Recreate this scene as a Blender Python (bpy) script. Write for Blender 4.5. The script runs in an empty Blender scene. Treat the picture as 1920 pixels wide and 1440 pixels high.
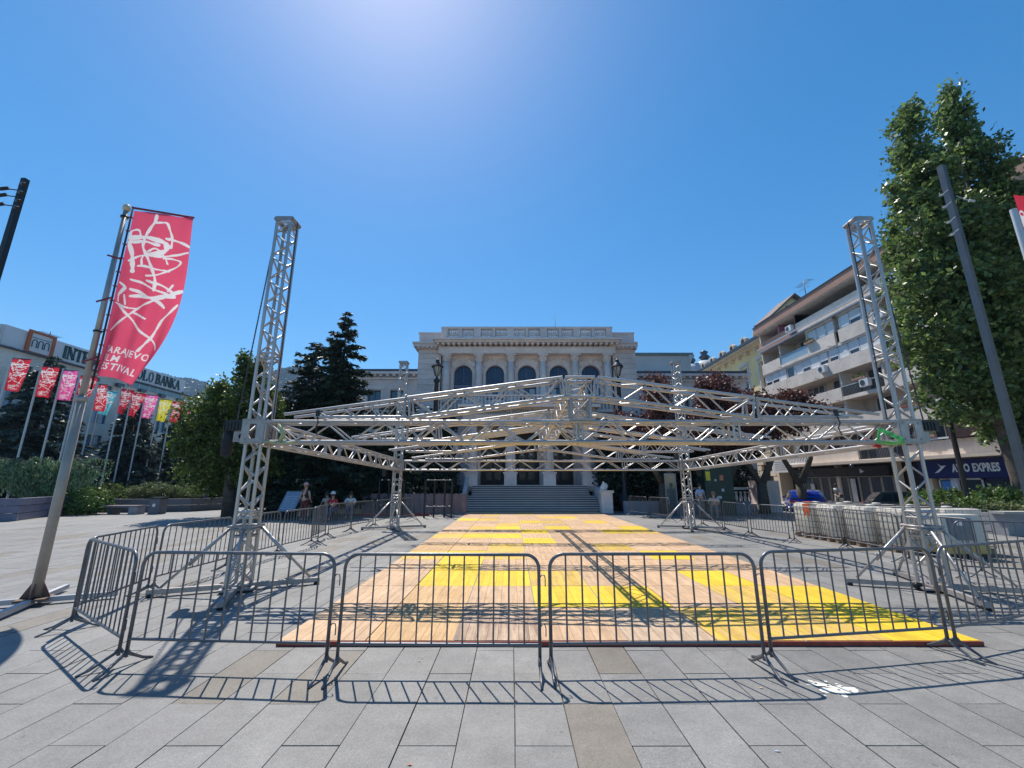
import bpy, math, random
import numpy as np
from mathutils import Vector as V, Matrix

sc = bpy.context.scene
C = sc.collection
R = math.radians
random.seed(7)

# ---------------------------------------------------------------- camera, sky, sun, exposure
F = 795.0; TH = math.atan(186.0 / F); EYE = 1.75
cam = bpy.data.cameras.new('camera'); co = bpy.data.objects.new('camera', cam); C.objects.link(co)
cam.sensor_width = 36; cam.lens = F / 1920 * 36; cam.clip_start = .05; cam.clip_end = 9000
co.location = (0, 0, EYE); co.rotation_euler = (math.pi / 2 + TH, 0, 0); sc.camera = co
SUN = V((-1.5, 3.5, 7.0)).normalized()
w = bpy.data.worlds.new('World'); sc.world = w; w.use_nodes = True
nt = w.node_tree; bg = nt.nodes['Background']; sky = nt.nodes.new('ShaderNodeTexSky')
sky.sky_type = 'NISHITA'; sky.sun_disc = False
sky.sun_elevation = math.asin(SUN.z); sky.sun_rotation = math.atan2(SUN.x, SUN.y)
sky.altitude = 550; sky.air_density = 1.0; sky.dust_density = 0.52; sky.ozone_density = 1.6
hsv = nt.nodes.new('ShaderNodeHueSaturation'); hsv.inputs['Hue'].default_value = .494; hsv.inputs['Saturation'].default_value = 1.46
nt.links.new(sky.outputs[0], hsv.inputs['Color']); nt.links.new(hsv.outputs[0], bg.inputs[0]); bg.inputs[1].default_value = .112
sl = bpy.data.lights.new('sun', 'SUN'); sl.energy = 4.6; sl.angle = R(.5); sl.color = (1, .94, .85)
so = bpy.data.objects.new('sun', sl); C.objects.link(so); so.rotation_euler = (-SUN).to_track_quat('-Z', 'Y').to_euler()
sc.view_settings.view_transform = 'Standard'; sc.view_settings.look = 'None'
sc.view_settings.exposure = 0.5; sc.view_settings.gamma = 1; sc.view_settings.use_curve_mapping = False
sc.render.engine = 'CYCLES'

# ---------------------------------------------------------------- survey of the site (photo bearings to metres)
def ray(x, y):
    u = x - 960; v = 720 - y
    return u, F * math.cos(TH) - v * math.sin(TH), F * math.sin(TH) + v * math.cos(TH)
def at(x, y, Y):
    u, f, q = ray(x, y); return V((u * Y / f, Y, q * Y / f + EYE))
def on(x, y, z=0):
    u, f, q = ray(x, y); t = (z - EYE) / q; return V((u * t, f * t, z))
def side(x, y, X):
    u, f, q = ray(x, y); return V((X, f * X / u, q * X / u + EYE))

# ---------------------------------------------------------------- materials
MATS = {}
def mat(name, col, rough=.7, metal=0., var=.18, scale=2., fine=0., fscale=60., bump=0., bscale=60.,
        trans=0., rnd=0., island=0., col2=None, streak=None, coord='Object', spec=None, joints=None, dirt=0.):
    if name in MATS: return MATS[name]
    m = bpy.data.materials.new(name); m.use_nodes = True; n = m.node_tree; L = n.links
    for x in list(n.nodes): n.nodes.remove(x)
    out = n.nodes.new('ShaderNodeOutputMaterial'); p = n.nodes.new('ShaderNodeBsdfPrincipled')
    p.inputs['Roughness'].default_value = rough; p.inputs['Metallic'].default_value = metal
    if spec is not None: p.inputs['Specular IOR Level'].default_value = spec
    tc = n.nodes.new('ShaderNodeTexCoord'); src = tc.outputs['Object']
    if rnd:
        oo = n.nodes.new('ShaderNodeObjectInfo'); om = n.nodes.new('ShaderNodeMath'); om.operation = 'MULTIPLY'; om.inputs[1].default_value = 53.0; L.new(oo.outputs['Random'], om.inputs[0])
        oc = n.nodes.new('ShaderNodeCombineXYZ'); L.new(om.outputs[0], oc.inputs[0]); L.new(om.outputs[0], oc.inputs[1]); oa = n.nodes.new('ShaderNodeVectorMath'); oa.operation = 'ADD'; L.new(src, oa.inputs[0]); L.new(oc.outputs[0], oa.inputs[1]); src = oa.outputs[0]
    if streak:
        mp = n.nodes.new('ShaderNodeMapping'); mp.inputs['Scale'].default_value = streak
        L.new(src, mp.inputs[0]); src = mp.outputs[0]
    def noise(s, det=4, r=.6):
        t = n.nodes.new('ShaderNodeTexNoise'); t.inputs['Scale'].default_value = s
        t.inputs['Detail'].default_value = det; t.inputs['Roughness'].default_value = r; L.new(src, t.inputs['Vector']); return t.outputs['Fac']
    def mul(a, lo, hi, flo=.3, fhi=.7):
        r_ = n.nodes.new('ShaderNodeMapRange'); r_.inputs[1].default_value = flo; r_.inputs[2].default_value = fhi
        r_.inputs[3].default_value = lo; r_.inputs[4].default_value = hi; L.new(a, r_.inputs[0]); return r_.outputs[0]
    c = n.nodes.new('ShaderNodeMix'); c.data_type = 'RGBA'
    c.inputs[6].default_value = (*col, 1); c.inputs[7].default_value = (*(col2 or col), 1)
    if col2: L.new(mul(noise(scale * .7, 3), 0, 1, .38, .62), c.inputs[0])
    base = c.outputs[2]
    def scale_by(base, fac):
        k = n.nodes.new('ShaderNodeVectorMath'); k.operation = 'SCALE'; L.new(base, k.inputs[0]); L.new(fac, k.inputs['Scale']); return k.outputs[0]
    if var: base = scale_by(base, mul(noise(scale), 1 - var, 1 + var))
    if fine: base = scale_by(base, mul(noise(fscale, 2), 1 - fine, 1 + fine))
    if rnd:
        oi = n.nodes.new('ShaderNodeObjectInfo'); base = scale_by(base, mul(oi.outputs['Random'], 1 - rnd, 1 + rnd, 0, 1))
    if island:
        ge = n.nodes.new('ShaderNodeNewGeometry'); base = scale_by(base, mul(ge.outputs['Random Per Island'], 1 - island, 1 + island, 0, 1))
    if dirt:
        gd = n.nodes.new('ShaderNodeNewGeometry')
        for s_, lo_, a_, b_ in ((.9, 1 - dirt, .3, .6), (5.5, 1 - dirt * .8, .32, .5)):
            td = n.nodes.new('ShaderNodeTexNoise'); td.inputs['Scale'].default_value = s_; td.inputs['Detail'].default_value = 7; td.inputs['Roughness'].default_value = .7; L.new(gd.outputs['Position'], td.inputs['Vector']); base = scale_by(base, mul(td.outputs['Fac'], lo_, 1.03, a_, b_))
    if joints:
        bw, bh, mort = joints
        br = n.nodes.new('ShaderNodeTexBrick'); br.inputs['Scale'].default_value = 1; br.inputs['Brick Width'].default_value = bw
        br.inputs['Row Height'].default_value = bh; br.inputs['Mortar Size'].default_value = mort
        br.inputs['Color1'].default_value = (1, 1, 1, 1); br.inputs['Color2'].default_value = (.86, .86, .86, 1); br.inputs['Mortar'].default_value = (.45, .45, .45, 1)
        mp = n.nodes.new('ShaderNodeMapping'); mp.inputs['Rotation'].default_value = (0, 0, math.pi / 2); L.new(tc.outputs['Object'], mp.inputs[0]); L.new(mp.outputs[0], br.inputs['Vector'])
        k = n.nodes.new('ShaderNodeMix'); k.data_type = 'RGBA'; k.blend_type = 'MULTIPLY'; k.inputs[0].default_value = 1
        L.new(base, k.inputs[6]); L.new(br.outputs['Color'], k.inputs[7]); base = k.outputs[2]
    L.new(base, p.inputs['Base Color'])
    if bump:
        b = n.nodes.new('ShaderNodeBump'); b.inputs['Strength'].default_value = bump; b.inputs['Distance'].default_value = .02
        L.new(noise(bscale, 5), b.inputs['Height']); L.new(b.outputs[0], p.inputs['Normal'])
    if rough > .1 and rough < .95:
        L.new(mul(noise(scale * 2.3), max(.05, rough - .1), min(1, rough + .1)), p.inputs['Roughness'])
    surf = p.outputs[0]
    if trans:
        t = n.nodes.new('ShaderNodeBsdfTranslucent'); L.new(base, t.inputs[0]); mx = n.nodes.new('ShaderNodeMixShader')
        mx.inputs[0].default_value = trans; L.new(surf, mx.inputs[1]); L.new(t.outputs[0], mx.inputs[2]); surf = mx.outputs[0]
    L.new(surf, out.inputs[0]); MATS[name] = m; return m

def slab_mat(name, use_attr):
    m = bpy.data.materials.new(name); m.use_nodes = True; n = m.node_tree; L = n.links; p = n.nodes['Principled BSDF']
    p.inputs['Roughness'].default_value = .62
    if use_attr:
        a = n.nodes.new('ShaderNodeAttribute'); a.attribute_name = 'tone'; c = a.outputs['Color']
    else:
        a = n.nodes.new('ShaderNodeObjectInfo'); c = a.outputs['Color']
    g = n.nodes.new('ShaderNodeNewGeometry'); pos = g.outputs['Position']
    def noise(s, lo, hi, det=3, a0=.3, a1=.7):
        t = n.nodes.new('ShaderNodeTexNoise'); t.inputs['Scale'].default_value = s; t.inputs['Detail'].default_value = det; t.inputs['Roughness'].default_value = .65
        L.new(pos, t.inputs['Vector']); r_ = n.nodes.new('ShaderNodeMapRange'); r_.inputs[1].default_value = a0; r_.inputs[2].default_value = a1
        r_.inputs[3].default_value = lo; r_.inputs[4].default_value = hi; L.new(t.outputs['Fac'], r_.inputs[0]); return r_.outputs[0]
    def sc_(c, f):
        k = n.nodes.new('ShaderNodeVectorMath'); k.operation = 'SCALE'; L.new(c, k.inputs[0]); L.new(f, k.inputs['Scale']); return k.outputs[0]
    c = sc_(c, noise(170, .72, 1.28, 1)); c = sc_(c, noise(70, .84, 1.16, 2)); c = sc_(c, noise(32, .88, 1.1, 3)); c = sc_(c, noise(1.3, .82, 1.1)); c = sc_(c, noise(6, .86, 1.08, 6)); c = sc_(c, noise(.35, .9, 1.06)); c = sc_(c, noise(22, .80, 1.02, 6, .28, .42))
    # chewing-gum spots and small dirt marks
    vo = n.nodes.new('ShaderNodeTexVoronoi'); vo.inputs['Scale'].default_value = 3.1; L.new(pos, vo.inputs['Vector'])
    r_ = n.nodes.new('ShaderNodeMapRange'); r_.inputs[1].default_value = .035; r_.inputs[2].default_value = .06; r_.inputs[3].default_value = .68; r_.inputs[4].default_value = 1
    L.new(vo.outputs['Distance'], r_.inputs[0]); c = sc_(c, r_.outputs[0])
    L.new(c, p.inputs['Base Color'])
    t = n.nodes.new('ShaderNodeTexNoise'); t.inputs['Scale'].default_value = 120; L.new(pos, t.inputs['Vector'])
    b = n.nodes.new('ShaderNodeBump'); b.inputs['Strength'].default_value = .35; b.inputs['Distance'].default_value = .004; L.new(t.outputs['Fac'], b.inputs['Height']); L.new(b.outputs[0], p.inputs['Normal'])
    return m

def glass_mat(name, col, rough=.08, metal=0.0):
    m = bpy.data.materials.new(name); m.use_nodes = True; p = m.node_tree.nodes['Principled BSDF']
    p.inputs['Base Color'].default_value = (*col, 1); p.inputs['Roughness'].default_value = rough
    p.inputs['Specular IOR Level'].default_value = .8; p.inputs['Metallic'].default_value = metal
    n = m.node_tree; tc = n.nodes.new('ShaderNodeTexCoord'); t = n.nodes.new('ShaderNodeTexNoise'); t.inputs['Scale'].default_value = .8
    n.links.new(tc.outputs['Object'], t.inputs['Vector']); b = n.nodes.new('ShaderNodeBump'); b.inputs['Strength'].default_value = .05
    n.links.new(t.outputs['Fac'], b.inputs['Height']); n.links.new(b.outputs[0], p.inputs['Normal'])
    return m

ALU = mat('aluminium', (.47, .455, .45), .43, .72, .16, 4, .08, 40, bump=.05, rnd=.10)
ALU_D = mat('weathered aluminium', (.38, .35, .34), .5, .5, .15, 5, .06, 40, rnd=.08)
GALV = mat('galvanised steel', (.15, .155, .17), .40, .55, .2, 9, .1, 60, rnd=.08)
BLK = mat('black metal', (.022, .023, .026), .45, .2, .2, 3)
DKST = mat('dark painted steel', (.10, .115, .13), .4, .5, .12, 2)
STONE = mat('facade stone', (.70, .61, .60), .85, 0, .14, .6, .06, 8, bump=.12, bscale=9, rnd=.05, dirt=.14)
STONE_L = mat('light facade stone', (.76, .66, .63), .85, 0, .1, .8, .05, 9, rnd=.05, dirt=.16)
STEPM = mat('step stone', (.40, .38, .36), .8, 0, .25, 1.5, .12, 12, rnd=.12)
CONC = mat('light concrete', (.72, .63, .55), .85, 0, .13, .5, .06, 10, bump=.08, bscale=14, rnd=.06, dirt=.13)
CONC2 = mat('beige concrete', (.62, .52, .43), .85, 0, .12, .5, .05, 10)
GRAN = mat('dark granite', (.13, .135, .16), .6, 0, .15, 2, .12, 60, rnd=.08)
GRAN_L = mat('grey granite', (.27, .27, .29), .6, 0, .15, 2, .12, 60)
BROWN = mat('brown render', (.42, .24, .18), .85, 0, .12, .6, .05, 9)
PINK = mat('mauve render', (.42, .18, .25), .85, 0, .12, .6)
CREAM = mat('cream render', (.80, .64, .34), .85, 0, .12, .5, .05, 9)
CREAM2 = mat('pale stone block', (.66, .55, .40), .85, 0, .12, 1.2, .08, 9, rnd=.08)
WHITE = mat('white paint', (.72, .73, .75), .5, 0, .06, 2)
SHUT = mat('white roller shutter', (.76, .78, .80), .5, 0, .06, 2, rnd=.08)
GLASS = glass_mat('window glass', (.035, .05, .07))
GLASSB = glass_mat('blue window glass', (.06, .10, .15), .06)
DARKIN = mat('dark interior', (.018, .018, .022), .8, 0, .2, 1)
NAVY = mat('navy shop fascia', (.012, .02, .11), .5, 0, .1, 1)
ROOFT = mat('dark roof sheet', (.06, .07, .10), .5, .2, .15, 1)
TILE = mat('brown roof tile', (.17, .13, .12), .8, 0, .2, 3)
ASPH = mat('asphalt', (.055, .055, .06), .85, 0, .2, .8, .15, 90)
BARK = mat('bark', (.10, .08, .065), .9, 0, .3, 4, bump=.4, bscale=14)
RUST = mat('red edge board', (.26, .045, .03), .6, 0, .3, 6)
REDP = mat('red paint', (.5, .03, .03), .45, 0, .1, 3)
GREENP = mat('green strap', (.10, .50, .16), .6, 0, .15, 8, trans=.3)
TYRE = mat('tyre rubber', (.02, .02, .02), .8)
def leafm(name, col, trans=.35, isl=.45, var=.25, spec=.35):
    return mat(name, col, .42, 0, var, .9, island=isl, trans=trans, spec=spec)

# ---------------------------------------------------------------- object helpers
def tag(o, label=None, cat=None, group=None, kind=None):
    if label: o['label'] = label
    if cat: o['category'] = cat
    if group: o['group'] = group
    if kind: o['kind'] = kind
    return o
def thing(name, label, cat, loc=(0, 0, 0), group=None, rz=0):
    o = bpy.data.objects.new(name, None); C.objects.link(o); o.location = loc; o.rotation_euler = (0, 0, rz)
    o.empty_display_size = .1
    return tag(o, label, cat, group)
def root_of(o):
    while o.parent: o = o.parent
    return o
def link(name, me, parent=None, loc=None, mtx=None):
    o = bpy.data.objects.new(name, me); C.objects.link(o)
    if parent: o.parent = parent
    if loc is not None: o.location = loc
    if mtx is not None: o.matrix_basis = mtx
    return o
class MB:
    def __init__(s): s.v = []; s.f = []; s.sm = []
    def add(s, vs, fs, smooth=False):
        k = len(s.v); s.v += [tuple(p) for p in vs]; s.f += [tuple(i + k for i in f) for f in fs]; s.sm += [smooth] * len(fs)
    def box(s, c, d, rz=0, M=None):
        x, y, z = d[0] / 2, d[1] / 2, d[2] / 2
        pts = [V((i * x, j * y, k * z)) for k in (-1, 1) for i, j in ((-1, -1), (1, -1), (1, 1), (-1, 1))]
        rot = M or Matrix.Rotation(rz, 3, 'Z')
        pts = [rot @ p + V(c) for p in pts]
        s.add(pts, [(3, 2, 1, 0), (4, 5, 6, 7), (0, 1, 5, 4), (1, 2, 6, 5), (2, 3, 7, 6), (3, 0, 4, 7)])
        return s
    def bx(s, x0, x1, y0, y1, z0, z1):
        return s.box(((x0 + x1) / 2, (y0 + y1) / 2, (z0 + z1) / 2), (abs(x1 - x0), abs(y1 - y0), abs(z1 - z0)))
    def tube(s, p, q, r, r2=None, n=8, caps=True):
        p, q = V(p), V(q); d = q - p
        if d.length < 1e-6: return s
        r2 = r if r2 is None else r2
        a = d.normalized(); u = a.orthogonal().normalized(); v = a.cross(u)
        ring = lambda c, rr: [c + (u * math.cos(2 * math.pi * i / n) + v * math.sin(2 * math.pi * i / n)) * rr for i in range(n)]
        s.add(ring(p, r) + ring(q, r2), [(i, (i + 1) % n, n + (i + 1) % n, n + i) for i in range(n)], True)
        if caps:
            k = len(s.v) - 2 * n; s.f += [tuple(k + i for i in reversed(range(n))), tuple(k + n + i for i in range(n))]; s.sm += [False, False]
        return s
    def path(s, pts, r, n=7, closed=False, taper=None):
        pts = [V(p) for p in pts]; N = len(pts); rings = []; up = None
        for i, p in enumerate(pts):
            a = pts[(i - 1) % N] if (i or closed) else p; b = pts[(i + 1) % N] if (i < N - 1 or closed) else p
            t = (b - a).normalized()
            if up is None: up = t.orthogonal().normalized()
            up = (up - t * up.dot(t)).normalized(); w_ = t.cross(up)
            rr = taper[i] if taper else r
            rings.append([p + (up * math.cos(2 * math.pi * k / n) + w_ * math.sin(2 * math.pi * k / n)) * rr for k in range(n)])
        fs = []
        for i in range(N if closed else N - 1):
            j = (i + 1) % N
            for k in range(n): fs.append((i * n + k, i * n + (k + 1) % n, j * n + (k + 1) % n, j * n + k))
        s.add([p for r_ in rings for p in r_], fs, True)
        if not closed:
            k = len(s.v) - N * n; s.f += [tuple(k + i for i in reversed(range(n))), tuple(k + (N - 1) * n + i for i in range(n))]; s.sm += [False, False]
        return s
    def lathe(s, prof, c=(0, 0, 0), n=10):
        vs = [V(c) + V((r * math.cos(2 * math.pi * i / n), r * math.sin(2 * math.pi * i / n), z)) for r, z in prof for i in range(n)]
        fs = [(k * n + i, k * n + (i + 1) % n, (k + 1) * n + (i + 1) % n, (k + 1) * n + i) for k in range(len(prof) - 1) for i in range(n)]
        s.add(vs, fs, True)
        k = len(s.v) - len(vs); s.f += [tuple(k + i for i in reversed(range(n))), tuple(k + (len(prof) - 1) * n + i for i in range(n))]; s.sm += [False, False]
        return s
    def prism(s, poly, a, b, fn):
        n = len(poly); s.add([fn(x, z, a) for x, z in poly] + [fn(x, z, b) for x, z in poly],
              [tuple(range(n)), tuple(reversed(range(n, 2 * n)))] + [((i + 1) % n, i, n + i, n + (i + 1) % n) for i in range(n)]); return s
    def mesh(s, name, m, off=V((0, 0, 0))):
        me = bpy.data.meshes.new(name); me.from_pydata([(a - off[0], b - off[1], c - off[2]) for a, b, c in s.v], [], s.f)
        me.polygons.foreach_set('use_smooth', s.sm); me.materials.append(m); me.update(); return me
    def build(s, name, m, parent=None, label=None, kind=None):
        off = V((0, 0, 0))
        if parent:
            p = parent
            while p: off += V(p.location); p = p.parent
        o = link(name, s.mesh(name, m, off), parent); return tag(o, label, kind=kind)
UNIT = {}
def rod(name, p, q, r, m, parent, n=8):
    key = (m.name, n)
    if key not in UNIT: UNIT[key] = MB().tube((0, 0, 0), (0, 0, 1), 1, n=n).mesh('round_tube', m)
    off = V((0, 0, 0)); pp = parent
    while pp: off += V(pp.location); pp = pp.parent
    p = V(p) - off; q = V(q) - off; d = q - p
    mt = Matrix.Translation(p) @ d.to_track_quat('Z', 'Y').to_matrix().to_4x4() @ Matrix.Diagonal((r, r, d.length, 1))
    return link(name, UNIT[key], parent, mtx=mt)
def unitbox(name, c, d, m, parent, rz=0):
    key = ('box', m.name)
    if key not in UNIT: UNIT[key] = MB().box((0, 0, 0), (1, 1, 1)).mesh('plain_block', m)
    off = V((0, 0, 0)); pp = parent
    while pp: off += V(pp.location); pp = pp.parent
    return link(name, UNIT[key], parent, mtx=Matrix.Translation(V(c) - off) @ Matrix.Rotation(rz, 4, 'Z') @ Matrix.Diagonal((*d, 1)))
def copy_tree(root, loc, rz=0, label=None, sx=1):
    r = root.copy(); C.objects.link(r); r.location = loc; r.rotation_euler = (0, 0, rz); r.scale = (sx, 1, 1)
    if label: r['label'] = label
    def rec(a, b):
        for ch in a.children:
            c = ch.copy(); C.objects.link(c); c.parent = b; rec(ch, c)
    rec(root, r); return r
def textgeo(s, size=1., align='LEFT', bold=.0, space=1.):
    cu = bpy.data.curves.new('txt', 'FONT'); cu.body = s; cu.size = size; cu.align_x = align; cu.offset = bold; cu.space_character = space; cu.resolution_u = 3
    o = bpy.data.objects.new('txt', cu); C.objects.link(o); dg = bpy.context.evaluated_depsgraph_get(); dg.update()
    me = bpy.data.meshes.new_from_object(o.evaluated_get(dg)); vs = [(v.co.x, v.co.y) for v in me.vertices]; fs = [tuple(p.vertices) for p in me.polygons]
    bpy.data.objects.remove(o); bpy.data.curves.remove(cu); bpy.data.meshes.remove(me); return vs, fs
def lettering(name, s, size, m, parent, fn, **k):
    """fn(x, y) -> world point of the face of the lettering"""
    vs, fs = textgeo(s, size, **k); b = MB(); b.add([fn(x, y) for x, y in vs], fs); return b.build(name, m, parent)

# leaf clouds: rhombus leaves, numpy built
RNG = np.random.default_rng(5)
def leaf_mesh(name, pts, size, m, aspect=.6, up=0., dirs=None, jit=.3):
    N = len(pts); s = size * RNG.uniform(.6, 1.3, (N, 1))
    a = RNG.normal(size=(N, 3)) if dirs is None else dirs + RNG.normal(size=(N, 3)) * jit
    a /= np.linalg.norm(a, axis=1, keepdims=True)
    b = RNG.normal(size=(N, 3)); b[:, 2] *= (1 - up); b -= a * (a * b).sum(1, keepdims=True); b /= np.linalg.norm(b, axis=1, keepdims=True) + 1e-9
    v = np.empty((N, 4, 3)); v[:, 0] = pts - a * s; v[:, 1] = pts + b * s * aspect; v[:, 2] = pts + a * s; v[:, 3] = pts - b * s * aspect
    me = bpy.data.meshes.new(name); me.vertices.add(N * 4); me.vertices.foreach_set('co', v.reshape(-1))
    me.loops.add(N * 4); me.loops.foreach_set('vertex_index', np.arange(N * 4, dtype=np.int32))
    me.polygons.add(N); me.polygons.foreach_set('loop_start', np.arange(0, N * 4, 4, dtype=np.int32)); me.polygons.foreach_set('loop_total', np.full(N, 4, dtype=np.int32))
    me.materials.append(m); me.update(calc_edges=True); me.validate(); return me
def clump_pts(blobs, nclump, nleaf, cs, shell=.35):
    out = []
    for (cx, cy, cz, rx, ry, rz_, wgt) in blobs:
        n = max(1, int(nclump * wgt)); d = RNG.normal(size=(n, 3)); d /= np.linalg.norm(d, axis=1, keepdims=True)
        r = RNG.uniform(0, 1, (n, 1)) ** shell; c = np.array([cx, cy, cz]) + d * r * np.array([rx, ry, rz_])
        l = np.repeat(c, nleaf, 0) + RNG.normal(size=(n * nleaf, 3)) * cs * np.repeat(RNG.uniform(.6, 1.3, (n, 1)), nleaf, 0); out.append(l)
    return np.concatenate(out)
# ================================================================ THE GROUND
SW, SL_, GAP = .40, 1.13, .006
RX0, RX1, RY0, RY1 = -20.0, 20.0, 1.13, 18.08
pave_far = slab_mat('far paving', True)
g = MB(); E_ = 2500
for x0, x1, y0, y1 in ((-30, RX0, -6, 30), (RX1, 23.4, -6, RY1), (RX0, 17.15, RY1, 30), (RX0, RX1, -6, RY0), (-30, 17.15, 30, 75)):
    g.add([(x0, y0, -.003), (x1, y0, -.003), (x1, y1, -.003), (x0, y1, -.003)], [(0, 1, 2, 3)])
plaza = g.build('pavement', mat('far plaza paving', (.235, .228, .22), .6, 0, .14, .5, .1, 30, joints=(1.13, .4, .008)), kind='structure')
g = MB(); g.add([(RX0, RY0, -.014), (RX1, RY0, -.014), (RX1, RY1, -.014), (RX0, RY1, -.014)], [(0, 1, 2, 3)])
joint = g.build('joint_bed', mat('joint sand', (.075, .07, .065), .95, 0, .3, 6, .2, 90), plaza)
g = MB(); g.add([(-E_, -300, -.3), (E_, -300, -.3), (E_, E_, -.3), (-E_, E_, -.3)], [(0, 1, 2, 3)])
g.build('ground', mat('far ground', (.10, .11, .07), .95, 0, .3, .02), kind='structure')
SLABM = slab_mat('granite slab', False); SLABS = slab_mat('granite slab attr', True)
slab_me = MB().box((0, 0, -.006), (SW - GAP, SL_ - GAP, .012)).mesh('slab', SLABM)
cells = []
for i in range(int(RX0 / SW), int(RX1 / SW)):
    for j in range(0, 17):
        y0 = RY0 + (j - (.5 if i % 2 else 0)) * SL_; cx, cy = (i + .5) * SW + .02, y0 + SL_ / 2
        d = math.hypot(cx, cy); a = abs(cx) / max(cy, .1)
        cells.append((0 if (a < 1.32 and cy > 2.3) else 1, d, cx, cy))
def tone():
    k = random.uniform(.92, 1.07); c = (.215, .209, .200) if random.random() > .13 else ((.19, .168, .14) if random.random() > .3 else (.23, .224, .215))
    return tuple(x * k for x in c)
cells.sort(); vs = []; fs = []; tn = []
for k, (fl, d, cx, cy) in enumerate(cells):
    c = tone(); dz = random.uniform(-.0015, .0012)
    if k < 298:
        o = link('slab', slab_me, plaza, loc=(cx + random.uniform(-.001, .001), cy, dz)); o.color = (*c, 1); o.scale = (random.uniform(.984, 1.004), random.uniform(.995, 1.001), 1); o.rotation_euler = (random.uniform(-.0015, .0015), random.uniform(-.003, .003), random.uniform(-.0012, .0012))
    else:
        hx, hy = (SW - GAP) / 2, (SL_ - GAP) / 2; y0, y1 = max(cy - hy, RY0), min(cy + hy, RY1); n = len(vs)
        vs += [(cx - hx, y0, dz), (cx + hx, y0, dz), (cx + hx, y1, dz), (cx - hx, y1, dz), (cx - hx, y0, -.013), (cx + hx, y0, -.013), (cx + hx, y1, -.013), (cx - hx, y1, -.013)]
        for f in ((0, 1, 2, 3), (0, 4, 5, 1), (1, 5, 6, 2), (2, 6, 7, 3), (3, 7, 4, 0)): fs.append(tuple(n + i for i in f)); tn.append(c)
me = bpy.data.meshes.new('slab_field'); me.from_pydata(vs, [], fs); at_ = me.attributes.new('tone', 'FLOAT_COLOR', 'FACE')
at_.data.foreach_set('color', [x for c in tn for x in (*c, 1)]); me.materials.append(SLABS)
tag(link('slab_field', me, plaza), kind='stuff')

# street on the right, a little lower than the plaza
RZ = -.2
g = MB(); g.add([(17.15, RY1, RZ), (24.6, RY1, RZ), (24.6, 75, RZ), (17.15, 75, RZ)], [(0, 1, 2, 3)]); g.build('road', ASPH, kind='structure')
g = MB(); g.bx(24.6, 29.5, -2, 75, -.28, -.06); g.build('far_pavement', mat('footway', (.30, .29, .28), .85, 0, .15, 1), kind='structure')
g = MB(); g.bx(24.45, 24.6, RY1, 75, -.28, -.05); g.build('kerb', GRAN_L, kind='structure')
g = MB(); g.bx(17.15, 17.32, RY1, 75, -.28, .004); g.build('kerb', GRAN_L, kind='structure')

# white paint splash on the slabs
p0 = on(1562, 1291, .0015); b = MB(); pts = []
for k in range(46):
    a = 2 * math.pi * k / 46; r = .72 + .2 * math.sin(3 * a + 1) + .18 * random.uniform(-1, 1) + .12 * math.sin(7 * a)
    pts.append((p0.x + .17 * r * math.cos(a) * 1.2, p0.y - .0 + .15 * r * math.sin(a) - .05 * math.cos(a), .0022))
b.add([tuple(p0 + V((0, 0, .0007)))] + pts, [(0, k + 1, (k + 1) % 46 + 1) for k in range(46)])
for k in range(14):
    c = p0 + V((random.uniform(-.22, .22), random.uniform(-.14, .14), .0007)); r = random.uniform(.006, .018)
    b.add([tuple(c + V((r * math.cos(2 * math.pi * i / 7), r * math.sin(2 * math.pi * i / 7), 0))) for i in range(7)], [tuple(range(7))])
tag(b.build('paint_splash', mat('dried white paint', (.62, .61, .55), .8, 0, .2, 20, .2, 60)), 'patch of dried white paint spilt on the slabs before the fourth barrier', 'paint stain')
# litter: a few leaves and scraps
for (x, y), nm, lb, m_ in (((768, 1434), 'fallen_leaf', 'small orange leaf lying at the front edge of the paving', mat('orange leaf', (.5, .16, .05), .7)),
                           ((1427, 1290), 'fallen_leaf', 'curled pale leaf next to the white paint patch', mat('dry leaf', (.5, .33, .2), .7)),
                           ((786, 1240), 'fallen_leaf', 'tiny tan leaf on the brown slab behind the second barrier', mat('dry leaf', (.5, .33, .2), .7)),
                           ((1458, 1409), 'cigarette_butt', 'white cigarette butt in a slab joint, lower right', WHITE),
                           ((298, 1217), 'cigarette_butt', 'white cigarette butt on the slabs inside the leftmost front barrier', WHITE)):
    q = on(x, y, .004); b = MB()
    if nm == 'fallen_leaf': b.add([q + V((-.018, 0, 0)), q + V((0, -.008, .004)), q + V((.018, .002, .009)), q + V((.002, .011, .003))], [(0, 1, 2), (0, 2, 3)])
    else: b.tube(q + V((-.015, .004, .002)), q + V((.015, -.006, .002)), .004)
    tag(b.build(nm, m_), lb, 'litter')

# ================================================================ WOODEN FLOOR
FX0, FY0, TW, TD, ZT = -2.60, 5.22, .975, 1.285, .055
plan = ['TOSTGyyY', 'TOTYYTyY', 'TYYyTTYT', 'TYTTTTTT', 'yYyTTTYT', 'OOyTTyTT', 'TTTYTTTT', 'yYYTTTTT', 'TTTYTTYy', 'TyYTYTTY',
        'TTyTTTTT', 'TTTYyTYT', 'YyTTTTTT', 'TTTTyYTT', 'TyTTTTTT', 'TTTyTTTT', 'TTTTTTTT']
def wood(name, col, col2=None, st=(9, .9, 1), var=.16):
    return mat(name, col, .6, 0, var, 2.2, .12, 22, bump=.15, bscale=30, rnd=.10, col2=col2, streak=st, dirt=.16)
WT = wood('bare spruce board', (.51, .32, .175), (.58, .385, .235)); WO = wood('orange board', (.54, .32, .13), (.58, .37, .18))
WS = wood('stained board', (.47, .33, .22), (.25, .16, .11)); WG = wood('greyed board', (.44, .31, .20), (.52, .38, .26))
WY = wood('yellow painted board', (.74, .50, .008), (.68, .45, .02), var=.09); Wy = wood('worn yellow board', (.66, .42, .03), (.56, .36, .12))
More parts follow.
